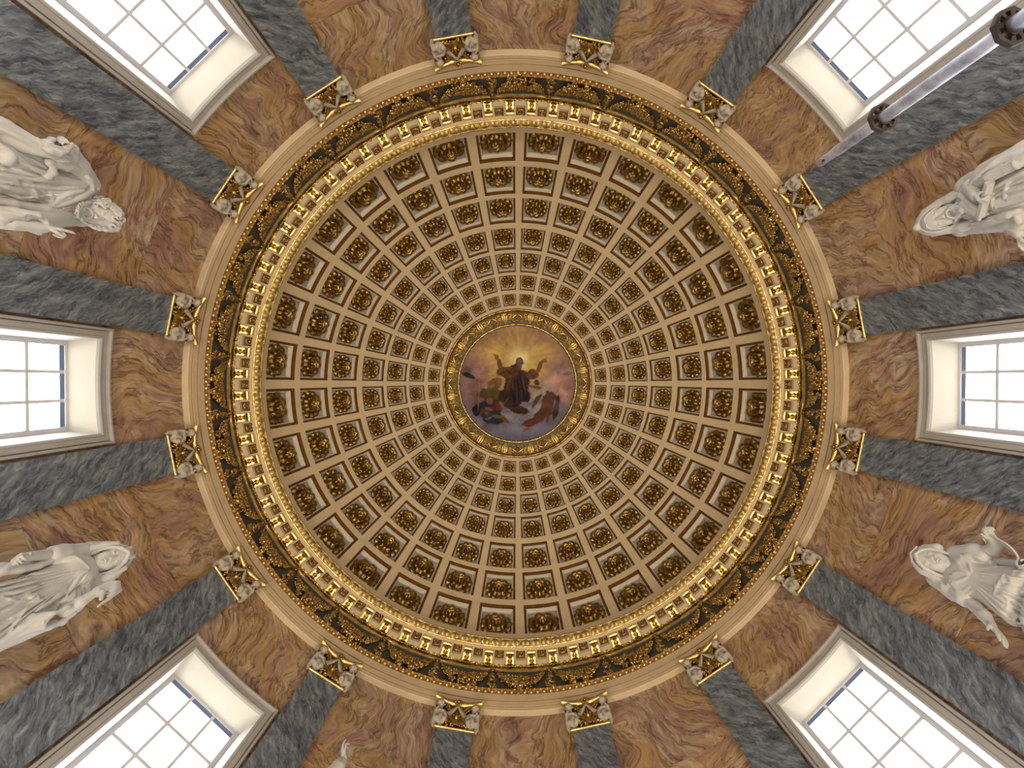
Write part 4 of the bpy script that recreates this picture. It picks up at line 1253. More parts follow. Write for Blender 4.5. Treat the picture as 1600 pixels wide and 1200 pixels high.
def hand(c, wrist, d, n, t, s, curl=(.5, .5, .5, .5), spread=.12, thumb=(.6, .7, .35), k=.008, joint=None):
    """wrist position, d along the hand, n where the palm faces, t towards the thumb, s length"""
    w = np.asarray(wrist, float); d = np.array(Vector(d).normalized()); n = np.array((Vector(n) - Vector(d) * Vector(n).dot(Vector(d))).normalized()); t_ = np.cross(d, n)
    if t_ @ np.asarray(t) < 0: t_ = -t_
    t = t_
    for i, o in enumerate((.17, .06, -.055, -.16)):
        kn = w + d * s * (.50 - .03 * abs(i - 1)) + t * s * o
        c.cap(w + t * s * o * .5, kn, .085 * s, .070 * s, .012)
        L_ = (.40, .46, .42, .33)[i] * s; p = kn; a = 0.0
        for j, f in enumerate((.45, .31, .24)):
            a += curl[i] * (1.0, 1.15, .8)[j]
            q = p + (d * math.cos(a) + n * math.sin(a) + t * (o * spread * 4 if j == 0 else 0)) * L_ * f
            c.cap(p, q, (.058, .052, .047)[j] * s, (.052, .047, .036)[j] * s, k); p = q
    b = w + t * s * .10 + d * s * .10
    v1 = d * thumb[0] + t * thumb[1] + n * thumb[2]; v1 /= np.linalg.norm(v1)
    m_ = b + v1 * s * .26; v2 = v1 * .6 + d * .5 + n * .25; v2 /= np.linalg.norm(v2)
    c.cap(b, m_, .085 * s, .062 * s, .012); c.cap(m_, m_ + v2 * s * .22, .058 * s, .040 * s, k)
def skirt(c, cx, cy, z0, rx0, ry0, z1, rx1, ry1, n=22, seed=0, r0=.03, r1=.055):
    """falling cloth: a ring of upright folds about a tapering core"""
    rnd = random.Random(seed)
    for i in range(9):
        t = i / 8; z = z0 + (z1 - z0) * t
        c.ell((cx, cy, z), (rx0 + (rx1 - rx0) * t, ry0 + (ry1 - ry0) * t, abs(z1 - z0) / 8 * 1.25), None, .05)
    for i in range(n):
        a = 2 * PI * (i + rnd.uniform(-.3, .3)) / n; w_ = rnd.uniform(.7, 1.3)
        pts = []
        for j in range(6):
            t = j / 5; aa = a + .06 * math.sin(3 * t + i)
            pts.append((cx + (rx0 + (rx1 - rx0) * t) * math.cos(aa), cy + (ry0 + (ry1 - ry0) * t) * math.sin(aa), z0 + (z1 - z0) * t))
        c.chain(pts, [(r0 + (r1 - r0) * j / 5) * w_ for j in range(6)], .02)
def tuft(c, base, R, H, n, seed, rad_, ln, zmin=-.1, k=.006):
    """short curls set over a skull"""
    rnd = random.Random(seed)
    for i in range(n):
        v = Vector((rnd.uniform(-1, .75), rnd.uniform(-1, 1), rnd.uniform(zmin, 1))).normalized()
        if v.x > .62 and v.z < .35: continue
        p = np.asarray(base) + R @ (np.array((v.x * .44 - .04, v.y * .37, v.z * .42 + .12)) * H)
        pts = []
        a0 = rnd.uniform(0, 6.28); e1 = np.cross(np.array(v), (0.3, .2, .9)); e1 /= np.linalg.norm(e1); e2 = np.cross(np.array(v), e1)
        for j in range(6):
            a = a0 + j * 1.0; pts.append(p + R @ (np.array(v) * .012 * j) * H * .5 + (e1 * math.cos(a) + e2 * math.sin(a)) * ln * (1 - .1 * j))
        c.chain(pts, [rad_ * (1 - .08 * j) for j in range(6)], k)
def beard(c, W, R, ends, seed, amp=.016):
    """long wavy strands from the jaw to the given tips, and a moustache over them"""
    rb = random.Random(seed); ends = np.asarray(ends)
    for row, (xo, zo, f) in enumerate(((.0, .0, .72), (.05, .06, .90), (.11, .12, 1.0))):
        m_ = (9, 8, 7)[row]
        if row == 0: c.chain([W(.22, 0, -.34), W(.22, 0, -.34) + (ends.mean(0) - W(.22, 0, -.34)) * .35, W(.22, 0, -.34) + (ends.mean(0) - W(.22, 0, -.34)) * .7], [.06, .042, .012], .015)
        for i in range(m_):
            y = -1 + 2 * i / (m_ - 1); y *= (1, .85, .6)[row]
            st = W(.24 + xo - .16 * y * y, y * .28, -.20 - zo - .12 * (1 - y * y))
            e = ends[0] + (ends[1] - ends[0]) * (y + 1) / 2 + rb.uniform(-.02, .02)
            tip = st + (e - st) * f
            t1 = (e - st) / np.linalg.norm(e - st); sd = np.cross(t1, R[:, 0]); sd /= np.linalg.norm(sd)
            ph = rb.uniform(0, 6)
            pts = [st + (tip - st) * t + sd * amp * math.sin(9 * t + ph) * (t ** .5) + R[:, 0] * (.03 * math.sin(PI * t) + .008 * math.sin(11 * t + ph)) for t in np.linspace(0, 1, 10)]
            c.chain(pts, [.016, .018, .019, .018, .017, .016, .014, .012, .010, .006], .003)
    for s in (-1, 1):
        for q in range(2):
            c.chain([W(.43 - .01 * q, s * .015, -.185 - .02 * q), W(.42, s * .09, -.20 - .03 * q), W(.37, s * .17, -.30 - .03 * q), W(.36, s * .20, -.44), W(.38, s * .17, -.56)], [.007, .010, .010, .009, .006], .003)
def hairline(c, W, seed, r=.015, side=.36):
    """three rows of ringlets framing the face"""
    rb = random.Random(seed)
    for row in range(4):
        m_ = 13 + row
        for i in range(m_):
            a = -2.25 + 4.5 * i / (m_ - 1); q = .02 * row
            y = (side + .02 * row) * math.sin(a); z = .06 + (.36 + .05 * row) * math.cos(a) * (1 if math.cos(a) > 0 else .9); x = .26 - .13 * row - .12 * abs(math.sin(a))
            cen = np.array((x, y, z)); a0 = rb.uniform(0, 6.28); pts = []
            for j in range(8):
                b_ = a0 + j * .95; rr = .062 * (1 - .07 * j)
                pts.append(W(*(cen + (.016 * j, rr * math.cos(b_) * .9, rr * math.sin(b_)))))
            c.chain(pts, [r * (1 - .05 * j) for j in range(8)], .002)
def bracket(o, low=-1.75):
    b = MB()
    b.box(-.40, .44, -.42, .42, low - .12, low)
    obj('plinth', b.mesh('plinth', M_white, 30, False), o)
    b = MB(); rows = []
    for t, (x0, w_) in enumerate(((-.46, .48), (-.46, .48), (-.40, .42), (-.20, .34), (.10, .26), (.30, .20), (.42, .16))):
        z = low - (.12, .20, .24, .40, .62, .86, 1.02)[t]
        rows.append([(.50, -w_, z), (x0, -w_, z), (x0, w_, z), (.50, w_, z)])
    b.grid(rows, 0, closed_v=True); b.add(rows[0], [(0, 1, 2, 3)]); b.add(rows[-1], [(3, 2, 1, 0)])
    obj('bracket', b.mesh('bracket', M_cream, 30, False), o)
GS = 'marble statues on brackets round the drum'

# --- lower left: veiled woman with one hand raised and bent
S = Statue(157.5); P = S.P
o = S.root('marble statue of a veiled woman bending back her raised hand, between two pilasters lower left', GS)
c = Carve((-.56, -.52, -.06), (.16, .62, 1.42), .008)
R = frame((-.86, .04, -.42), (-.42, -.12, .9)); HC = np.array((-.135, .002, 1.055)); HH = .385
face(c, HC, R, HH)
c.cap((-.03, .025, .80), (-.09, .012, .95), .085, .078, .03)
c.ell((-.03, .02, .78), (.06, .12, .07), None, .04)
a1 = [P(126, 864, 5.42), P(82, 866, 5.40), P(40, 870, 5.28)]
c.chain(a1[:2], [.078, .064], .02); c.chain(a1[1:], [.064, .042], .02)
hand(c, a1[2], a1[2] - a1[1] + np.array((0, 0, .02)), (-.3, -.9, 0), (-.9, .3, 0), .235, (.75, .7, .65, .6))
w1, k1 = P(152, 924, 5.12), P(178, 914.5, 5.06)
c.chain([P(145, 909, 5.42), P(103, 954, 5.27)], [.078, .062], .02); c.chain([P(103, 954, 5.27), P(125, 941, 5.18), w1], [.058, .056, .038], .02)
dv = k1 - w1; tv = P(170, 940, 5.05) - P(166, 915, 5.05); tv /= np.linalg.norm(tv)
for i, (o_, ln) in enumerate(((.062, 1.0), (.022, .55), (-.018, .42), (-.055, .34))):
    kn = k1 + tv * o_ * .75 + np.array((.014 * i, 0, .004 * i))
    c.cap(w1 + tv * o_ * .35, kn, .032, .024, .012)
    e_ = P(186, 916, 5.03) + np.array((.012 * i, 0, .012 * i)) + tv * o_ * .7
    f_ = e_ + (P(152, 941, 4.99) - P(186, 916, 5.03)) * ln
    m_ = (e_ + f_) / 2 + np.array((-.01, 0, .0))
    c.chain([kn, e_, m_, f_], [.026, .022, .019, .011], .005)
c.chain([w1 + tv * .03, P(160, 926, 5.06), P(158, 936, 5.03)], [.034, .028, .018], .01)
obj('figure', c.skin('figure', M_white), o)
# hair in waves either side of the face, diadem
c = Carve((-.45, -.24, .72), (.16, .26, 1.48), .008)
W = lambda x, y, z: HC + R @ (np.array((x, y, z)) * HH)
for s in (-1, 1):
    for j in range(4):
        c.chain([W(.34 - .07 * j, s * .03, .36 + .03 * j), W(.27 - .07 * j, s * .22, .24), W(.17 - .07 * j, s * .345, .04), W(.10 - .06 * j, s * .37 + s * .01 * j, -.16), W(.10 - .05 * j, s * .33, -.34), W(.02 - .05 * j, s * .36, -.52)],
                [.020, .024, .024, .022, .022, .016], .007)
for y in (-.11, .11):
    c.chain([W(.16, y, .42), W(.12, y * 1.2, .53)], [.034, .026], .008)
obj('hair', c.skin('hair', M_white), o)
# veil framing the head and falling to the shoulders
c = Carve((-.40, -.32, .58), (.24, .34, 1.50), .009)
c.ell(W(-.16, 0, .10), np.array((.50, .47, .55)) * HH, R, .02)
for s in (-1, 1):
    c.chain([W(.12, s * .40, .25), W(.10, s * .47, -.05), W(.06, s * .47, -.35), W(.12, s * .34, -.66), W(.22, s * .05, -.86)], [.03, .036, .04, .045, .04], .03)
    c.chain([W(-.1, s * .46, .1), W(-.15, s * .52, -.3), W(-.12, s * .52, -.7)], [.05, .07, .08], .04)
c.ell(W(.34, 0, .02), np.array((.62, .375, .50)) * HH, R, .012, True)
c.ell(W(.30, 0, -.42), np.array((.45, .36, .36)) * HH, R, .012, True)
for s in (-1, 1):
    for j in range(3): c.chain([W(-.05 - .12 * j, s * .44, .32), W(-.08 - .12 * j, s * .52, -.1), W(-.05 - .1 * j, s * .54, -.55)], [.010, .014, .012], .012)
obj('veil', c.skin('veil', M_white), o)
c = Carve((-.44, -.50, -1.76), (.36, .52, -.70), .014)
skirt(c, -0.01, -0.02, -.30, 0.24, 0.29, -1.72, .30, .38, 24, 5, .035, .05)
obj('lower_robe', c.skin('lower_robe', M_white), o)
c = Carve((-.44, -.46, -.82), (.30, .46, 1.04), .0072)
c.ell((-.05, .02, .70), (.165, .205, .235), None, .04); c.ell((-.06, .02, .80), (.128, .19, .115), None, .03); c.ell((-.02, .01, .45), (.16, .19, .25), None, .05)
c.ell(P(114, 880, 5.34), (.095, .095, .085), None, .04); c.ell(P(128, 906, 5.34), (.095, .095, .085), None, .04)
c.ell(P(126, 863, 5.43), (.10, .095, .10), None, .04); c.ell(P(144, 907, 5.43), (.10, .09, .10), None, .04)
c.chain([P(126, 863, 5.42), P(98, 865, 5.40), P(84, 867, 5.39)], [.10, .10, .098], .02)
c.chain([P(145, 909, 5.42), P(125, 930, 5.36), P(112, 944, 5.32)], [.10, .095, .11], .02)
skirt(c, -.01, -.02, .48, .165, .21, -.95, .27, .33, 22, 5, .012, .02)
pleats(c, (.007, .80), -24, 22, 10, .042, .06, 1.5, 3)
pleats(c, (.20, 1.0), -52, -26, 6, .022, .35, 1.5, 8)
pleats(c, (.0, .82), -100, -40, 5, .020, .06, .26, 4); pleats(c, (.0, .82), 40, 100, 5, .020, .06, .26, 6)
fold(c, S, [(139, 888), (120, 872), (100, 871), (84, 874)], .016); fold(c, S, [(138, 892), (124, 900), (112, 920), (98, 930)], .018)
for i in range(4): fold(c, S, [(118 - 6 * i, 868), (108 - 7 * i, 876 + i), (96 - 7 * i, 872)], .013)
for i in range(4): fold(c, S, [(116 - 7 * i, 916 + 3 * i), (104 - 8 * i, 924 + 5 * i), (86 - 10 * i, 934 + 7 * i)], .016)
# crinkled hem of the overfold
fold(c, S, [(0, 935), (16, 937), (30, 939), (38, 934), (44, 930), (48, 934), (54, 930), (58, 936), (50, 940), (44, 948), (36, 956), (24, 972), (10, 992)], .017, .006, -.2)
fold(c, S, [(0, 938), (16, 941), (30, 943), (40, 938), (52, 938), (42, 952), (30, 966), (14, 992)], .014, .006, .3, True)
c.ell(P(136, 889.5, 5.26), .03, None, .004)
obj('robe', c.skin('robe', M_white), o)
# mantle: the wide sleeve hanging from the bent elbow, cloth behind the other forearm
c = Carve((-.40, -.62, -1.5), (.26, .64, .80), .0105)
def loopchain(pts, r, k=.02):
    q = pts + [pts[0], ]; c.chain(q, r, k)
ring_ = [P(118, 946, 5.22), P(104, 950, 5.18), P(84, 960, 5.18), P(68, 972, 5.22), P(64, 979, 5.27), P(76, 980, 5.32), P(96, 972, 5.32), P(114, 957, 5.28)]
loopchain(ring_, .026)
for i, q in enumerate(ring_[2:7]): c.chain([q, q + np.array((.10, .05, -.10 - .02 * i)), np.array((.06, -.30, -.5))], [.03, .05, .05], .03)
c.chain([P(62, 978, 5.30), P(44, 983, 5.33), P(40, 980, 5.36)], [.045, .04, .02], .02)
c.chain([P(120, 935, 5.36), P(80, 950, 5.40), P(30, 985, 5.42), P(0, 1003, 5.44)], [.05, .06, .055, .05], .03)
c.chain([P(100, 945, 5.36), P(50, 965, 5.38), P(0, 995, 5.40), np.array((.0, -.36, -.9))], [.03, .04, .045, .05], .02)
c.chain([P(84, 874, 5.36), P(60, 884, 5.36), P(30, 890, 5.36), P(2, 893, 5.36), np.array((-.02, .33, -.6))], [.032, .034, .04, .045, .05], .02)
c.chain([P(82, 876, 5.42), P(40, 886, 5.44), P(0, 890, 5.46), np.array((.06, .36, -.6))], [.05, .06, .06, .06], .03)
c.chain([P(2, 893, 5.33), P(14, 883, 5.33), P(34, 876, 5.36)], [.02, .024, .02], .02)
c.cap(P(80, 971, 5.16), P(108, 954, 5.16), .040, .028, .012, True)
pleats(c, (-.14, .85), -34, 2, 5, .022, .40, 1.7, 24, .12); pleats(c, (.22, .95), -2, 34, 4, .020, .45, 1.7, 25, .12)
obj('mantle', c.skin('mantle', M_white), o)
bracket(o)

# --- upper left: bearded man, one fist in his cloak, the other hand pointing
S = Statue(202.5); P = S.P
o = S.root('marble statue of a curly bearded man pointing one finger, between two pilasters upper left', GS)
c = Carve((-.66, -.56, -.20), (.18, .66, 1.30), .008)
HC = P(152, 334, 5.27); R = frame((-.84, -.18, -.50), (-.46, .12, .86)); HH = .40
W = lambda x, y, z: HC + R @ (np.array((x, y, z)) * HH)
face(c, HC, R, HH, True)
c.cap((-.02, -.02, .74), HC + np.array((.02, 0, -.08)), .10, .09, .03)
f1 = P(101, 221, 5.20)
c.chain([P(134, 286, 5.42), P(118, 254, 5.36), P(106, 232, 5.24)], [.10, .085, .06], .02)
hand(c, P(106, 230, 5.23), f1 - P(106, 234, 5.23), (-.2, .3, -.9), (-.8, .2, .4), .20, (1.1, 1.1, 1.1, 1.1), .05)
w1 = P(68, 355, 5.06)
c.chain([P(122, 338, 5.42), P(40, 345, 5.25), P(0, 344, 5.16)], [.10, .09, .08], .02); c.chain([P(18, 348, 5.12), w1], [.07, .05], .02)
dd = P(103, 362, 5.0) - w1
hand(c, w1, dd, (-.25, -.9, -.35), (-.6, .1, .8), .25, (.06, 1.05, 1.15, 1.2), .06, (.75, .35, .6))
obj('figure', c.skin('figure', M_white), o)
c = Carve((-.52, -.30, .40), (.16, .28, 1.56), .0085)
tuft(c, HC, R, HH, 120, 7, .017, .036, -.35)
beard(c, W, R, (P(122, 317, 5.14), P(118, 333, 5.14)), 5)
hairline(c, W, 4)
obj('hair_and_beard', c.skin('hair_and_beard', M_white), o)
c = Carve((-.44, -.50, -1.76), (.36, .52, -.70), .014)
skirt(c, -0.01, 0.04, -.30, 0.25, 0.33, -1.72, .30, .38, 24, 5, .035, .05)
obj('lower_robe', c.skin('lower_robe', M_white), o)
c = Carve((-.46, -.44, -.82), (.30, .52, 1.00), .0072)
c.ell((-.04, .02, .58), (.18, .25, .32), None, .05); c.ell((-.02, .04, .2), (.19, .25, .4), None, .06)
c.ell(P(133, 288, 5.42), (.12, .11, .12), None, .04); c.ell(P(122, 338, 5.42), (.12, .11, .12), None, .04)
c.chain([P(134, 286, 5.42), P(120, 258, 5.36), P(110, 240, 5.30)], [.125, .105, .085], .02)
skirt(c, -.01, .04, .25, .20, .27, -.95, .28, .36, 22, 9, .014, .02)
pleats(c, (.21, .86), -58, 6, 12, .040, .08, 1.4, 5)
pleats(c, (-.16, .9), -10, 22, 5, .030, .15, 1.4, 7)
# collar roll and long folds raking down from the shoulder
fold(c, S, [(136, 276), (142, 284), (143, 296), (136, 303), (118, 312), (98, 318), (82, 322)], .03, .014, 0)
fold(c, S, [(132, 284), (138, 290), (138, 298), (128, 304), (110, 312)], .012, .008, .1, True)
for pts, r_ in (([(136, 288), (110, 286), (70, 281), (30, 276), (0, 272)], .030), ([(134, 292), (100, 294), (60, 291), (0, 284)], .022), ([(128, 286), (100, 278), (74, 272), (50, 262), (20, 240), (0, 228)], .022),
                ([(130, 298), (105, 304), (90, 312), (80, 322)], .022), ([(112, 308), (92, 314), (78, 322), (70, 324)], .02), ([(18, 276), (34, 292), (50, 306), (58, 308)], .014), ([(44, 286), (52, 296), (58, 306)], .013),
                ([(76, 298), (82, 310), (78, 320)], .014), ([(0, 298), (24, 306), (46, 316), (76, 324)], .02), ([(0, 310), (30, 316), (60, 322)], .016), ([(0, 264), (30, 270), (62, 276)], .014),
                ([(88, 328), (104, 338), (118, 342)], .018), ([(70, 326), (90, 338), (112, 346)], .018),
                ([(0, 236), (24, 250), (48, 262), (62, 268)], .016), ([(40, 324), (70, 334), (96, 346)], .018)):
    fold(c, S, pts, r_, .013)
for pts in ([(132, 290), (100, 290), (60, 286), (0, 279)], [(128, 290), (98, 284), (66, 277), (30, 268)], [(120, 296), (100, 302), (86, 312)], [(0, 304), (30, 311), (70, 322)], [(0, 292), (30, 300), (62, 312)], [(84, 330), (100, 341), (114, 346)]):
    fold(c, S, pts, .012, .008, .1, True)
c.ell(P(12, 246, 5.22), (.06, .075, .06), None, .03); fold(c, S, [(20, 236), (22, 246), (16, 256), (2, 256)], .014)
obj('robe', c.skin('robe', M_white), o)
c = Carve((-.60, -.60, -1.5), (.26, .68, .70), .0105)
# cloak: lifted loop round the fist, falling edge, open cuff of the pointing arm
c.chain([P(112, 226, 5.20), P(104, 233, 5.17), P(92, 236, 5.15), P(78, 232, 5.16), P(74, 224, 5.20), P(80, 219, 5.26), P(92, 220, 5.28)], [.03, .036, .05, .05, .042, .036, .03], .02)
c.chain([P(114, 232, 5.24), P(112, 246, 5.27), P(96, 246, 5.22), P(80, 242, 5.20)], [.05, .055, .05, .04], .02)
c.chain([P(120, 262, 5.32), P(102, 258, 5.28), P(78, 252, 5.26), P(76, 256, 5.26)], [.06, .06, .035, .03], .02)
c.chain([P(110, 246, 5.28), P(90, 254, 5.28)], [.06, .06], .02)
c.chain([P(84, 264, 5.24), P(82, 270, 5.22), P(74, 276, 5.22), P(66, 270, 5.24)], [.028, .034, .034, .03], .02)
for r_, (a_, b_) in zip((.05, .045, .04, .045), (((74, 236), (0, 190)), ((68, 228), (10, 194)), ((72, 242), (0, 204)), ((66, 240), (0, 216)))):
    c.chain([P(*a_, 5.24), P((a_[0] + b_[0]) / 2, (a_[1] + b_[1]) / 2 + 2, 5.30), P(*b_, 5.34), P(-60, b_[1] - 6, 5.38), np.array((.0, .48, -1.0))], [r_ * .8, r_, r_, r_, r_], .02)
c.chain([P(58, 218, 5.27), P(64, 226, 5.24), P(54, 229, 5.26), P(40, 231, 5.28)], [.024, .028, .024, .02], .015)
cu = [P(36, 339, 5.08), P(44, 336, 5.05), P(58, 337, 5.03), P(70, 344, 5.03), P(76, 351, 5.05), P(70, 357, 5.10), P(56, 357, 5.13), P(42, 350, 5.12)]
c.chain(cu + cu[:1], .030, .02)
for i, q in enumerate(cu):
    e_ = P(0, 338 + 8 * math.sin(2 * PI * i / 8 + 2.5), 5.17 + .05 * math.cos(2 * PI * i / 8 + 2.5))
    if i not in (3, 4): c.chain([q, (q + e_) / 2 + np.array((.02, 0, -.02)), e_, e_ + np.array((.15, .1, -.5))], [.032, .045, .05, .05], .03)
c.chain([P(74, 354, 5.08), P(60, 362, 5.12), P(26, 350, 5.16), P(0, 344, 5.20)], [.02, .03, .03, .04], .02)
c.chain([P(4, 330, 5.20), P(30, 338, 5.14), P(40, 342, 5.10)], [.03, .03, .024], .02)
for pts in ([(70, 240), (40, 222), (0, 200)], [(64, 232), (30, 212), (0, 196)], [(112, 250), (96, 252), (84, 250)], [(128, 268), (112, 256), (100, 256)], [(40, 352), (20, 346), (0, 342)], [(44, 340), (22, 334), (0, 330)]):
    fold(c, S, pts, .013, at=5.2)
c.cap(P(80, 225, 5.12), P(104, 236, 5.13), .034, .012, .01, True); c.cap(P(48, 341, 5.0), P(70, 347, 5.02), .036, .024, .01, True)
c.chain([P(120, 336, 5.34), P(70, 326, 5.32), P(20, 318, 5.34), P(0, 316, 5.36)], [.06, .05, .05, .05], .03)
pleats(c, (.34, .85), -6, 30, 4, .026, .45, 1.8, 23, .12)
obj('cloak', c.skin('cloak', M_white), o)
bracket(o)

# --- upper right: hooded old man holding a scroll
S = Statue(337.5); P = S.P
o = S.root('marble statue of a hooded old man gripping a scroll, between two pilasters upper right', GS)
c = Carve((-.60, -.50, -.30), (.16, .66, 1.20), .008)
HC = P(1471, 340, 5.26); R = frame((-.80, -.05, -.55), (-.52, .02, .85)); HH = .40
W = lambda x, y, z: HC + R @ (np.array((x, y, z)) * HH)
face(c, HC, R, HH, True)
c.cap((-.02, .0, .62), HC + np.array((.02, 0, -.08)), .09, .085, .03)
wr = P(1525, 306, 5.17)
c.chain([P(1514, 292, 5.36), P(1546, 262, 5.36)], [.08, .07], .02); c.chain([P(1516, 290, 5.30), wr], [.07, .05], .02)
d_ = P(1537, 320, 5.10) - wr
hand(c, wr, d_, P(1560, 312, 5.14) - P(1530, 312, 5.14), (-.8, .4, -.3), .24, (.75, .95, 1.0, 1.0), .10, (.5, .55, .75))
c.chain([P(1506, 356, 5.42), P(1578, 352, 5.30), P(1592, 366, 5.20)], [.08, .065, .046], .02)
hand(c, P(1592, 366, 5.20), P(1596, 388, 5.18) - P(1592, 366, 5.20), (.5, -.2, -.8), (-.9, .1, .1), .24, (.3, .3, .35, .4))
obj('figure', c.skin('figure', M_white), o)
c = Carve((-.60, -.26, .30), (.10, .28, 1.20), .0085)
beard(c, W, R, (P(1503, 320, 5.15), P(1507, 336, 5.15)), 6)
for s in (-1, 1):
    for j in range(5): c.chain([W(.33 - .05 * j, s * .02, .30 + .04 * j), W(.31 - .05 * j, s * .12, .31 + .02 * j), W(.25 - .05 * j, s * .22, .22 + .02 * j), W(.20 - .05 * j, s * .30, .06), W(.16 - .05 * j, s * .32, -.10)], [.008, .011, .012, .011, .008], .003)
obj('beard', c.skin('beard', M_white), o)
c = Carve((-.46, -.34, .16), (.20, .38, 1.40), .009)
c.ell(W(-.16, 0, .08), np.array((.52, .46, .56)) * HH, R, .02)
top_ = W(.12, 0, .56)
for s, edge in ((-1, [(1448, 337), (1458, 327), (1470, 319), (1486, 310), (1500, 305)]), (1, [(1448, 354), (1462, 359), (1482, 358), (1504, 354), (1528, 347)])):
    pr = [P(u, v, r) for (u, v), r in zip(edge, (5.26, 5.28, 5.30, 5.32, 5.34))]
    c.chain([top_] + pr, [.03, .032, .036, .045, .055, .06], .03)
    pb = [p + np.array((.14, -s * .02, 0)) for p in pr]; c.chain([top_ + np.array((.12, 0, 0))] + pb, [.05, .06, .07, .08, .09, .09], .05)
c.ell(W(.36, 0, -.02), np.array((.66, .36, .50)) * HH, R, .012, True)
c.ell(W(.26, 0, -.55), np.array((.42, .33, .50)) * HH, R, .012, True)
for s in (-1, 1):
    for j in range(3): c.chain([W(-.05 - .1 * j, s * .40, .36), W(-.06 - .1 * j, s * .50, -.05), W(.0 - .1 * j, s * .56, -.5), W(.06 - .1 * j, s * .66, -.9)], [.010, .014, .015, .013], .012)
c.chain([P(1500, 304, 5.28), P(1514, 316, 5.24), P(1526, 326, 5.24), P(1534, 330, 5.25)], [.03, .04, .04, .03], .02)
obj('hood', c.skin('hood', M_white), o)
c = Carve((-.44, -.50, -1.76), (.36, .52, -.70), .014)
skirt(c, -0.01, 0.03, -.30, 0.25, 0.33, -1.72, .30, .38, 24, 5, .035, .05)
obj('lower_robe', c.skin('lower_robe', M_white), o)
c = Carve((-.46, -.50, -.82), (.30, .52, .92), .0072)
c.ell((-.04, .0, .45), (.17, .24, .32), None, .05); c.ell((-.02, .04, .1), (.19, .26, .4), None, .06)
c.ell(P(1514, 288, 5.42), (.12, .11, .12), None, .04); c.ell(P(1506, 354, 5.42), (.12, .11, .12), None, .04)
skirt(c, -.01, .03, .2, .20, .28, -.95, .28, .36, 22, 12, .014, .02)
pleats(c, (.02, .95), -34, 26, 11, .040, .35, 1.5, 9)
c.chain([P(1512, 320, 5.26), P(1530, 330, 5.22)], [.08, .07], .03)
for pts, r_ in (([(1548, 296), (1572, 284), (1600, 270)], .024), ([(1570, 312), (1572, 294), (1584, 276), (1600, 268)], .018), ([(1574, 312), (1582, 308), (1600, 302)], .018), ([(1548, 332), (1570, 326), (1600, 318)], .022),
                ([(1556, 322), (1560, 328), (1564, 334)], .016), ([(1540, 340), (1570, 332), (1600, 326)], .022), ([(1508, 312), (1520, 322), (1536, 332)], .022), ([(1530, 336), (1548, 334), (1560, 330)], .018), ([(1552, 300), (1550, 316), (1554, 328)], .016)):
    fold(c, S, pts, r_, .013)
for pts in ([(1552, 300), (1576, 288), (1600, 276)], [(1556, 336), (1580, 328), (1600, 322)], [(1578, 306), (1600, 296)]): fold(c, S, pts, .014, .008, .1, True)
obj('robe', c.skin('robe', M_white), o)
c = Carve((-.50, -.62, -1.5), (.26, .70, .90), .0105)
for r_, ln in ((.06, [(1504, 300, 5.38), (1518, 280, 5.38), (1540, 262, 5.36), (1570, 246, 5.36), (1600, 232, 5.38), (1650, 210, 5.4)]), (.06, [(1516, 292, 5.30), (1530, 276, 5.28), (1560, 258, 5.28), (1590, 246, 5.30), (1640, 226, 5.32)]),
               (.045, [(1520, 290, 5.28), (1546, 276, 5.24), (1576, 262, 5.24), (1600, 250, 5.26), (1650, 230, 5.3)]), (.04, [(1518, 278, 5.34), (1534, 264, 5.34), (1560, 252, 5.33), (1600, 238, 5.34)]),
               (.05, [(1504, 298, 5.40), (1520, 290, 5.34), (1518, 300, 5.28), (1526, 312, 5.26)])):
    c.chain([P(*q) for q in ln], r_, .03)
c.chain([P(1582, 247, 5.2), P(1584, 256, 5.19), P(1590, 260, 5.2), P(1600, 254, 5.22)], [.018, .024, .024, .02], .012)
for r_, ln in ((.05, [(1510, 352, 5.36), (1540, 348, 5.28), (1570, 338, 5.22), (1590, 334, 5.22), (1600, 338, 5.24)]), (.05, [(1512, 356, 5.38), (1548, 356, 5.30), (1578, 352, 5.24), (1594, 344, 5.22)]),
               (.03, [(1520, 350, 5.27), (1546, 344, 5.22), (1576, 336, 5.18), (1590, 338, 5.18), (1592, 346, 5.18), (1584, 354, 5.2)]), (.04, [(1570, 358, 5.28), (1582, 362, 5.26), (1594, 356, 5.24), (1602, 350, 5.26)]),
               (.06, [(1600, 340, 5.30), (1650, 350, 5.36), (1700, 362, 5.4)])):
    c.chain([P(*q) for q in ln], r_, .025)
for pts in ([(1510, 296), (1530, 278), (1560, 262), (1600, 246)], [(1514, 288), (1534, 270), (1566, 254), (1600, 240)], [(1524, 298), (1544, 284), (1572, 270)], [(1512, 354), (1540, 352), (1568, 346)], [(1516, 350), (1546, 350), (1576, 340)], [(1556, 344), (1572, 340), (1584, 344)], [(1504, 300), (1514, 304), (1524, 314)], [(1502, 306), (1512, 312), (1522, 322)]):
    fold(c, S, pts, .014, at=5.3)
for ln in ([(1530, 354, 5.2), (1556, 350, 5.17), (1582, 342, 5.16)], [(1552, 346, 5.18), (1574, 346, 5.15)]): c.chain([P(*q) for q in ln], .012, .008, True)
pleats(c, (.0, 1.05), -46, -8, 6, .030, .35, 1.7, 21, .12); pleats(c, (.05, 1.15), 6, 42, 5, .022, .40, 1.7, 22, .12)
obj('mantle', c.skin('mantle', M_white), o)
b = MB(); q0, q1 = P(1546.5, 285, 5.165), P(1532, 338, 5.185)
ax_ = Vector(q1 - q0)
b.tube([q0, q1], .042, 16); b.tube([Vector(q0) - ax_ * .004, Vector(q0) + ax_ * .02], .012, 8); b.tube([Vector(q0) + Vector((-.03, .03, 0)), Vector(q1) + Vector((-.03, .03, 0))], .018, 10)
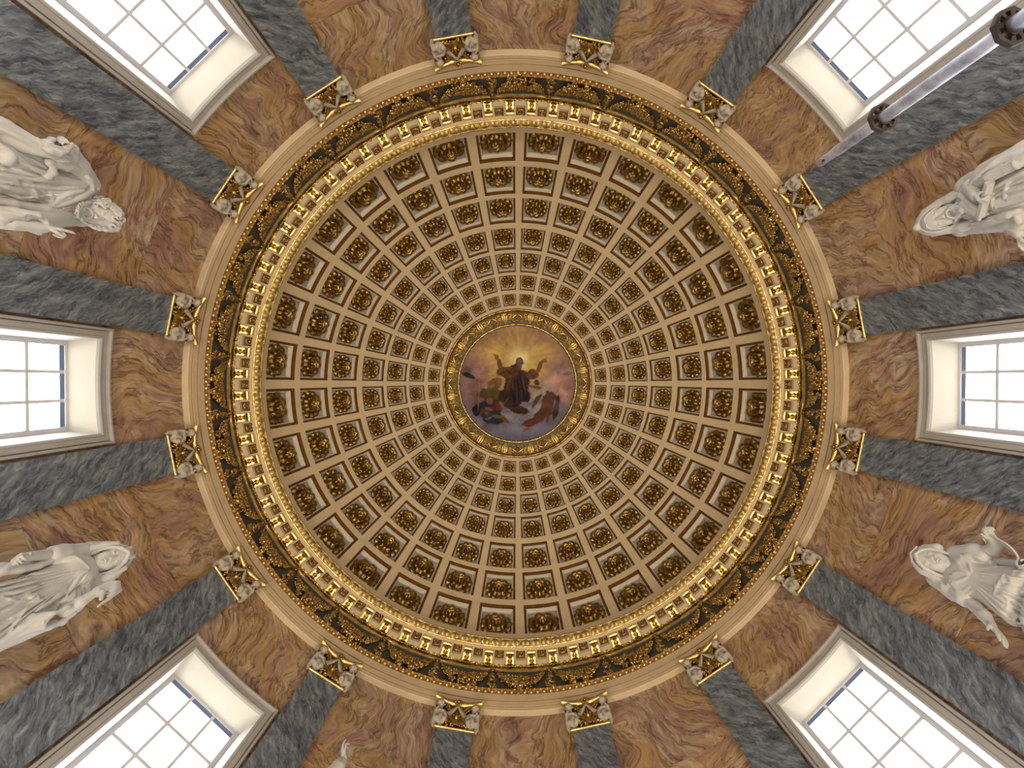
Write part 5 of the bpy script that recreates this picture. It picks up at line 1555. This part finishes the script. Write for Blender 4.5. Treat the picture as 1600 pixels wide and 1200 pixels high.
obj('scroll', b.mesh('scroll', M_white, 40, False), o)
bracket(o)

# --- lower right: veiled woman with an unrolled scroll, the other arm held out
S = Statue(22.5); P = S.P
o = S.root('marble statue of a veiled woman lifting an unrolled scroll, between two pilasters lower right', GS)
c = Carve((-.48, -.56, -.32), (.18, .66, 1.36), .008)
HC = P(1459, 878, 5.28); R = frame((-.90, -.16, -.36), (-.36, .16, .92)); HH = .38
W = lambda x, y, z: HC + R @ (np.array((x, y, z)) * HH)
face(c, HC, R, HH)
c.cap((-.02, .08, .66), HC + np.array((.03, 0, -.08)), .085, .08, .03); c.ell((-.02, .075, .68), (.06, .12, .07), None, .04)
el = P(1552, 861, 5.40); wa = P(1551, 842, 5.27)
c.chain([P(1498, 868, 5.42), el], [.078, .066], .02); c.chain([el, P(1556, 850, 5.34), wa], [.066, .058, .042], .02)
hand(c, wa, P(1545, 832, 5.22) - wa, (-.2, .2, -.9), (-.8, -.3, .2), .22, (.9, .9, .9, .9), .06)
w2 = P(1549, 977, 5.25); e2 = P(1526, 949, 5.36)
c.chain([P(1486, 917, 5.42), e2], [.078, .064], .02); c.chain([e2, P(1538, 962, 5.30), w2], [.064, .058, .040], .02)
hand(c, w2, P(1577, 1009, 5.19) - w2, (-.2, .7, .3), P(1543, 990, 5.18) - P(1556, 985, 5.2), .29, (.10, .12, .15, .22), .42, (.75, .75, .2), .003)
obj('figure', c.skin('figure', M_white), o)
c = Carve((-.44, -.24, .62), (.16, .36, 1.36), .008)
for s in (-1, 1):
    for j in range(4): c.chain([W(.36 - .05 * j, 0, .34 + .04 * j), W(.30 - .06 * j, s * .17, .27 + .02 * j), W(.20 - .05 * j, s * .31, .10), W(.08 - .05 * j, s * .36, -.14), W(.02 - .05 * j, s * .36, -.40), W(.0, s * .38, -.62)], [.016, .02, .022, .02, .018, .014], .006)
obj('hair', c.skin('hair', M_white), o)
c = Carve((-.38, -.24, .28), (.24, .48, 1.42), .009)
c.ell(W(-.14, 0, .12), np.array((.50, .45, .53)) * HH, R, .02)
c.chain([W(.0, .36, .30), W(.0, .45, .0), P(1462, 906, 5.36), P(1478, 918, 5.34), P(1492, 926, 5.35)], [.04, .05, .055, .055, .045], .03)
c.chain([W(-.2, .34, .2), P(1462, 906, 5.46), P(1490, 930, 5.46)], [.07, .08, .07], .04)
c.chain([W(-.05, -.40, .25), W(-.08, -.44, -.1), W(-.1, -.38, -.5)], [.03, .035, .04], .03)
c.ell(W(.36, -.03, .02), np.array((.60, .375, .46)) * HH, R, .012, True); c.ell(W(.30, -.06, -.48), np.array((.42, .36, .40)) * HH, R, .012, True)
for j in range(3): c.chain([W(.10 - .12 * j, .30, .42), W(.05 - .1 * j, .46, .1), P(1466 - 2 * j, 906 + j, 5.30 + .04 * j), P(1486 - 2 * j, 922 + j, 5.31 + .04 * j)], [.010, .013, .014, .012], .01)
for j in range(3): c.chain([W(.28 - .12 * j, -.26, .40), W(.30 - .12 * j, 0, .50), W(.28 - .12 * j, .26, .40)], .010, .01)
q = [P(1478, 906, 5.3), P(1482, 913, 5.29), P(1479, 916, 5.3), P(1487, 916, 5.3), P(1494, 926, 5.31), P(1499, 930, 5.31), P(1496, 934, 5.31), P(1504, 934, 5.31), P(1509, 942, 5.32)]
c.chain(q, .014, .008)
obj('veil', c.skin('veil', M_white), o)
c = Carve((-.44, -.50, -1.76), (.36, .52, -.70), .014)
skirt(c, -0.01, 0.05, -.30, 0.25, 0.34, -1.72, .30, .38, 24, 5, .035, .05)
obj('lower_robe', c.skin('lower_robe', M_white), o)
c = Carve((-.44, -.50, -.82), (.30, .56, .92), .0072)
c.ell((-.05, .08, .56), (.165, .21, .26), None, .04); c.ell((-.045, .078, .69), (.125, .185, .10), None, .03); c.ell((-.03, .06, .32), (.15, .18, .2), None, .05)
c.ell(P(1510, 880, 5.34), (.09, .10, .085), None, .04); c.ell(P(1501, 908, 5.34), (.09, .10, .085), None, .04)
c.ell(P(1498, 868, 5.43), (.11, .10, .11), None, .04); c.ell(P(1486, 915, 5.43), (.11, .10, .11), None, .04)
c.chain([P(1498, 868, 5.42), P(1524, 864, 5.40), P(1536, 870, 5.38)], [.11, .10, .08], .02); c.chain([P(1488, 918, 5.42), P(1508, 934, 5.38)], [.11, .10], .02)
for i in range(8):
    t = i / 7; cp_ = P(1524 + 76 * t, 904 + 30 * t, 5.42)
    c.ell(cp_, (.16 + .05 * t, .17 + .13 * t, .10), None, .05)
skirt(c, -.01, .05, -.15, .22, .32, -.95, .28, .37, 22, 15, .016, .02)
pleats(c, (.06, .56), -44, 34, 15, .036, .13, 1.4, 11)
pleats(c, (.07, .46), 110, 175, 5, .022, .05, .26, 12); pleats(c, (.07, .46), -175, -110, 5, .022, .05, .26, 13)
for pts, r_ in (([(1492, 872), (1500, 886), (1514, 896)], .016), ([(1500, 868), (1514, 880), (1518, 894)], .016), ([(1506, 866), (1524, 878), (1536, 880)], .014), ([(1484, 900), (1494, 908), (1512, 902)], .016), ([(1490, 918), (1504, 924), (1516, 916)], .018),
                ([(1494, 924), (1508, 930), (1520, 922)], .016), ([(1510, 866), (1530, 872), (1544, 878)], .015), ([(1504, 930), (1520, 936), (1532, 940)], .018), ([(1488, 896), (1500, 894), (1514, 898)], .012)):
    fold(c, S, pts, r_, .012)
fold(c, S, [(1515, 886), (1517, 898), (1520, 910), (1528, 924)], .014, .008, .1, True)
hem = [(1598, 878), (1590, 884), (1584, 890), (1580, 906), (1576, 900), (1570, 898), (1566, 903), (1568, 910), (1563, 906), (1560, 913), (1558, 917), (1555, 914), (1557, 922), (1554, 929), (1560, 931), (1566, 929), (1573, 934), (1575, 945), (1573, 951), (1580, 952), (1586, 962), (1584, 971), (1592, 974), (1600, 972)]
fold(c, S, hem, .011, .005, -.25)
fold(c, S, [(u + 5, v + 1) for u, v in hem], .014, .006, .3, True)
obj('robe', c.skin('robe', M_white), o)
# the scroll: a curling strip of parchment
b = MB(); mid = [P(1538, 843, 5.20), P(1536, 838, 5.20), P(1540, 835, 5.21), P(1543, 839, 5.20), P(1539, 841, 5.19)][::-1] + [P(1537, 834, 5.22), P(1548, 836, 5.21), P(1562, 843, 5.20), P(1575, 851, 5.20), P(1585, 861, 5.21), P(1591, 871, 5.22), P(1589, 878, 5.22), P(1591, 884, 5.21), P(1600, 883, 5.20), P(1603, 877, 5.2), P(1598, 874, 5.2), P(1595, 878, 5.2)]
rows = []
ns_ = len(mid)
dense = []
for i in range(ns_ - 1):
    for f in (0, .25, .5, .75):
        p0, p1, p2, p3 = mid[max(i - 1, 0)], mid[i], mid[i + 1], mid[min(i + 2, ns_ - 1)]
        dense.append(.5 * (2 * p1 + (p2 - p0) * f + (2 * p0 - 5 * p1 + 4 * p2 - p3) * f * f + (3 * p1 - p0 - 3 * p2 + p3) * f ** 3))
wv = np.array((.16, .03, .10)); th_ = .008
for i, p in enumerate(dense):
    tg = dense[min(i + 1, len(dense) - 1)] - dense[max(i - 1, 0)]; nn = np.cross(tg, wv); nn = nn / (np.linalg.norm(nn) + 1e-9) * th_
    rows.append([p - nn, p + nn, p + wv + nn, p + wv - nn])
b.grid(rows, 0, closed_v=True)
obj('scroll', b.mesh('scroll', M_white, 40, False), o)
c = Carve((-.36, -.46, -1.2), (.24, .10, .60), .0105)
c.chain([P(1524, 872, 5.44), P(1552, 876, 5.46), P(1590, 884, 5.46), np.array((.04, -.30, -.5))], [.06, .05, .05, .06], .03)
c.chain([P(1530, 874, 5.36), P(1548, 880, 5.38), P(1556, 883, 5.40)], [.035, .03, .02], .02)
obj('mantle', c.skin('mantle', M_white), o)
bracket(o)

# --- bottom: only the lifted hand and cuff show in the frame
S = Statue(112.5); P = S.P
o = S.root('marble statue whose raised hand shows at the bottom edge beside a pilaster', GS)
c = Carve((-.56, -.36, .0), (.18, .62, 1.80), .0085)
R = frame((-.9, .1, -.3), (-.3, .05, .95)); HC = np.array((-.13, .03, .98)); HH = .38
face(c, HC, R, HH, True); c.cap((-.02, .02, .74), HC, .09, .085, .03)
sh, eb, wq = np.array((0, .22, .76)), np.array((-.06, .46, 1.02)), P(537, 1186, 5.33)
c.chain([sh, eb, wq], [.095, .075, .048], .02)
hd = P(534, 1166, 5.30) - wq
t1_ = P(545, 1172, 5.28)
hand(c, wq, hd, P(546, 1170, 5.28) - P(532, 1170, 5.30), P(546, 1172, 5.26) - P(531, 1172, 5.3), .25, (.30, .75, .9, 1.0), .10, (.8, .6, .3))
c.chain([np.array((0, -.22, .76)), np.array((-.05, -.30, .40)), np.array((-.22, -.16, .20))], [.095, .08, .05], .02)
hand(c, (-.22, -.16, .20), (-.4, .8, -.1), (.5, 0, -.3), (-.1, .1, 1), .23, (.5, .5, .5, .5))
obj('figure', c.skin('figure', M_white), o)
c = Carve((-.44, -.24, .62), (.16, .30, 1.42), .0085); tuft(c, HC, R, HH, 80, 17, .017, .034, -.35)
obj('hair', c.skin('hair', M_white), o)
c = Carve((-.46, -.46, -1.76), (.30, .60, 1.50), .011)
c.ell((-.04, .02, .55), (.175, .24, .32), None, .05); c.ell((-.02, .0, .15), (.19, .26, .4), None, .06)
c.ell((0, .2, .76), .12, None, .04); c.ell((0, -.2, .76), .12, None, .04)
c.chain([sh, eb, eb + (P(531, 1196, 5.35) - eb) * .9, P(532, 1194, 5.35)], [.12, .105, .085, .075], .02)
c.chain([np.array((0, -.22, .76)), np.array((-.05, -.30, .40)), np.array((-.14, -.24, .28))], [.12, .11, .10], .02)
skirt(c, -.01, .0, .3, .20, .27, -1.72, .30, .38, 24, 19, .022, .05)
for i in range(9):
    f = i / 8; pts = [(-.2 + .4 * f, .70), (-.22 + .42 * f, .4), (-.24 + .46 * f, 0)]
    q = []
    for y, z in pts:
        x = front(c, y, z); q.append(np.array(((x if x is not None else -.15) + .004, y, z)))
    c.chain(q, [.014, .02, .022], .014)
obj('robe', c.skin('robe', M_white), o)
bracket(o)
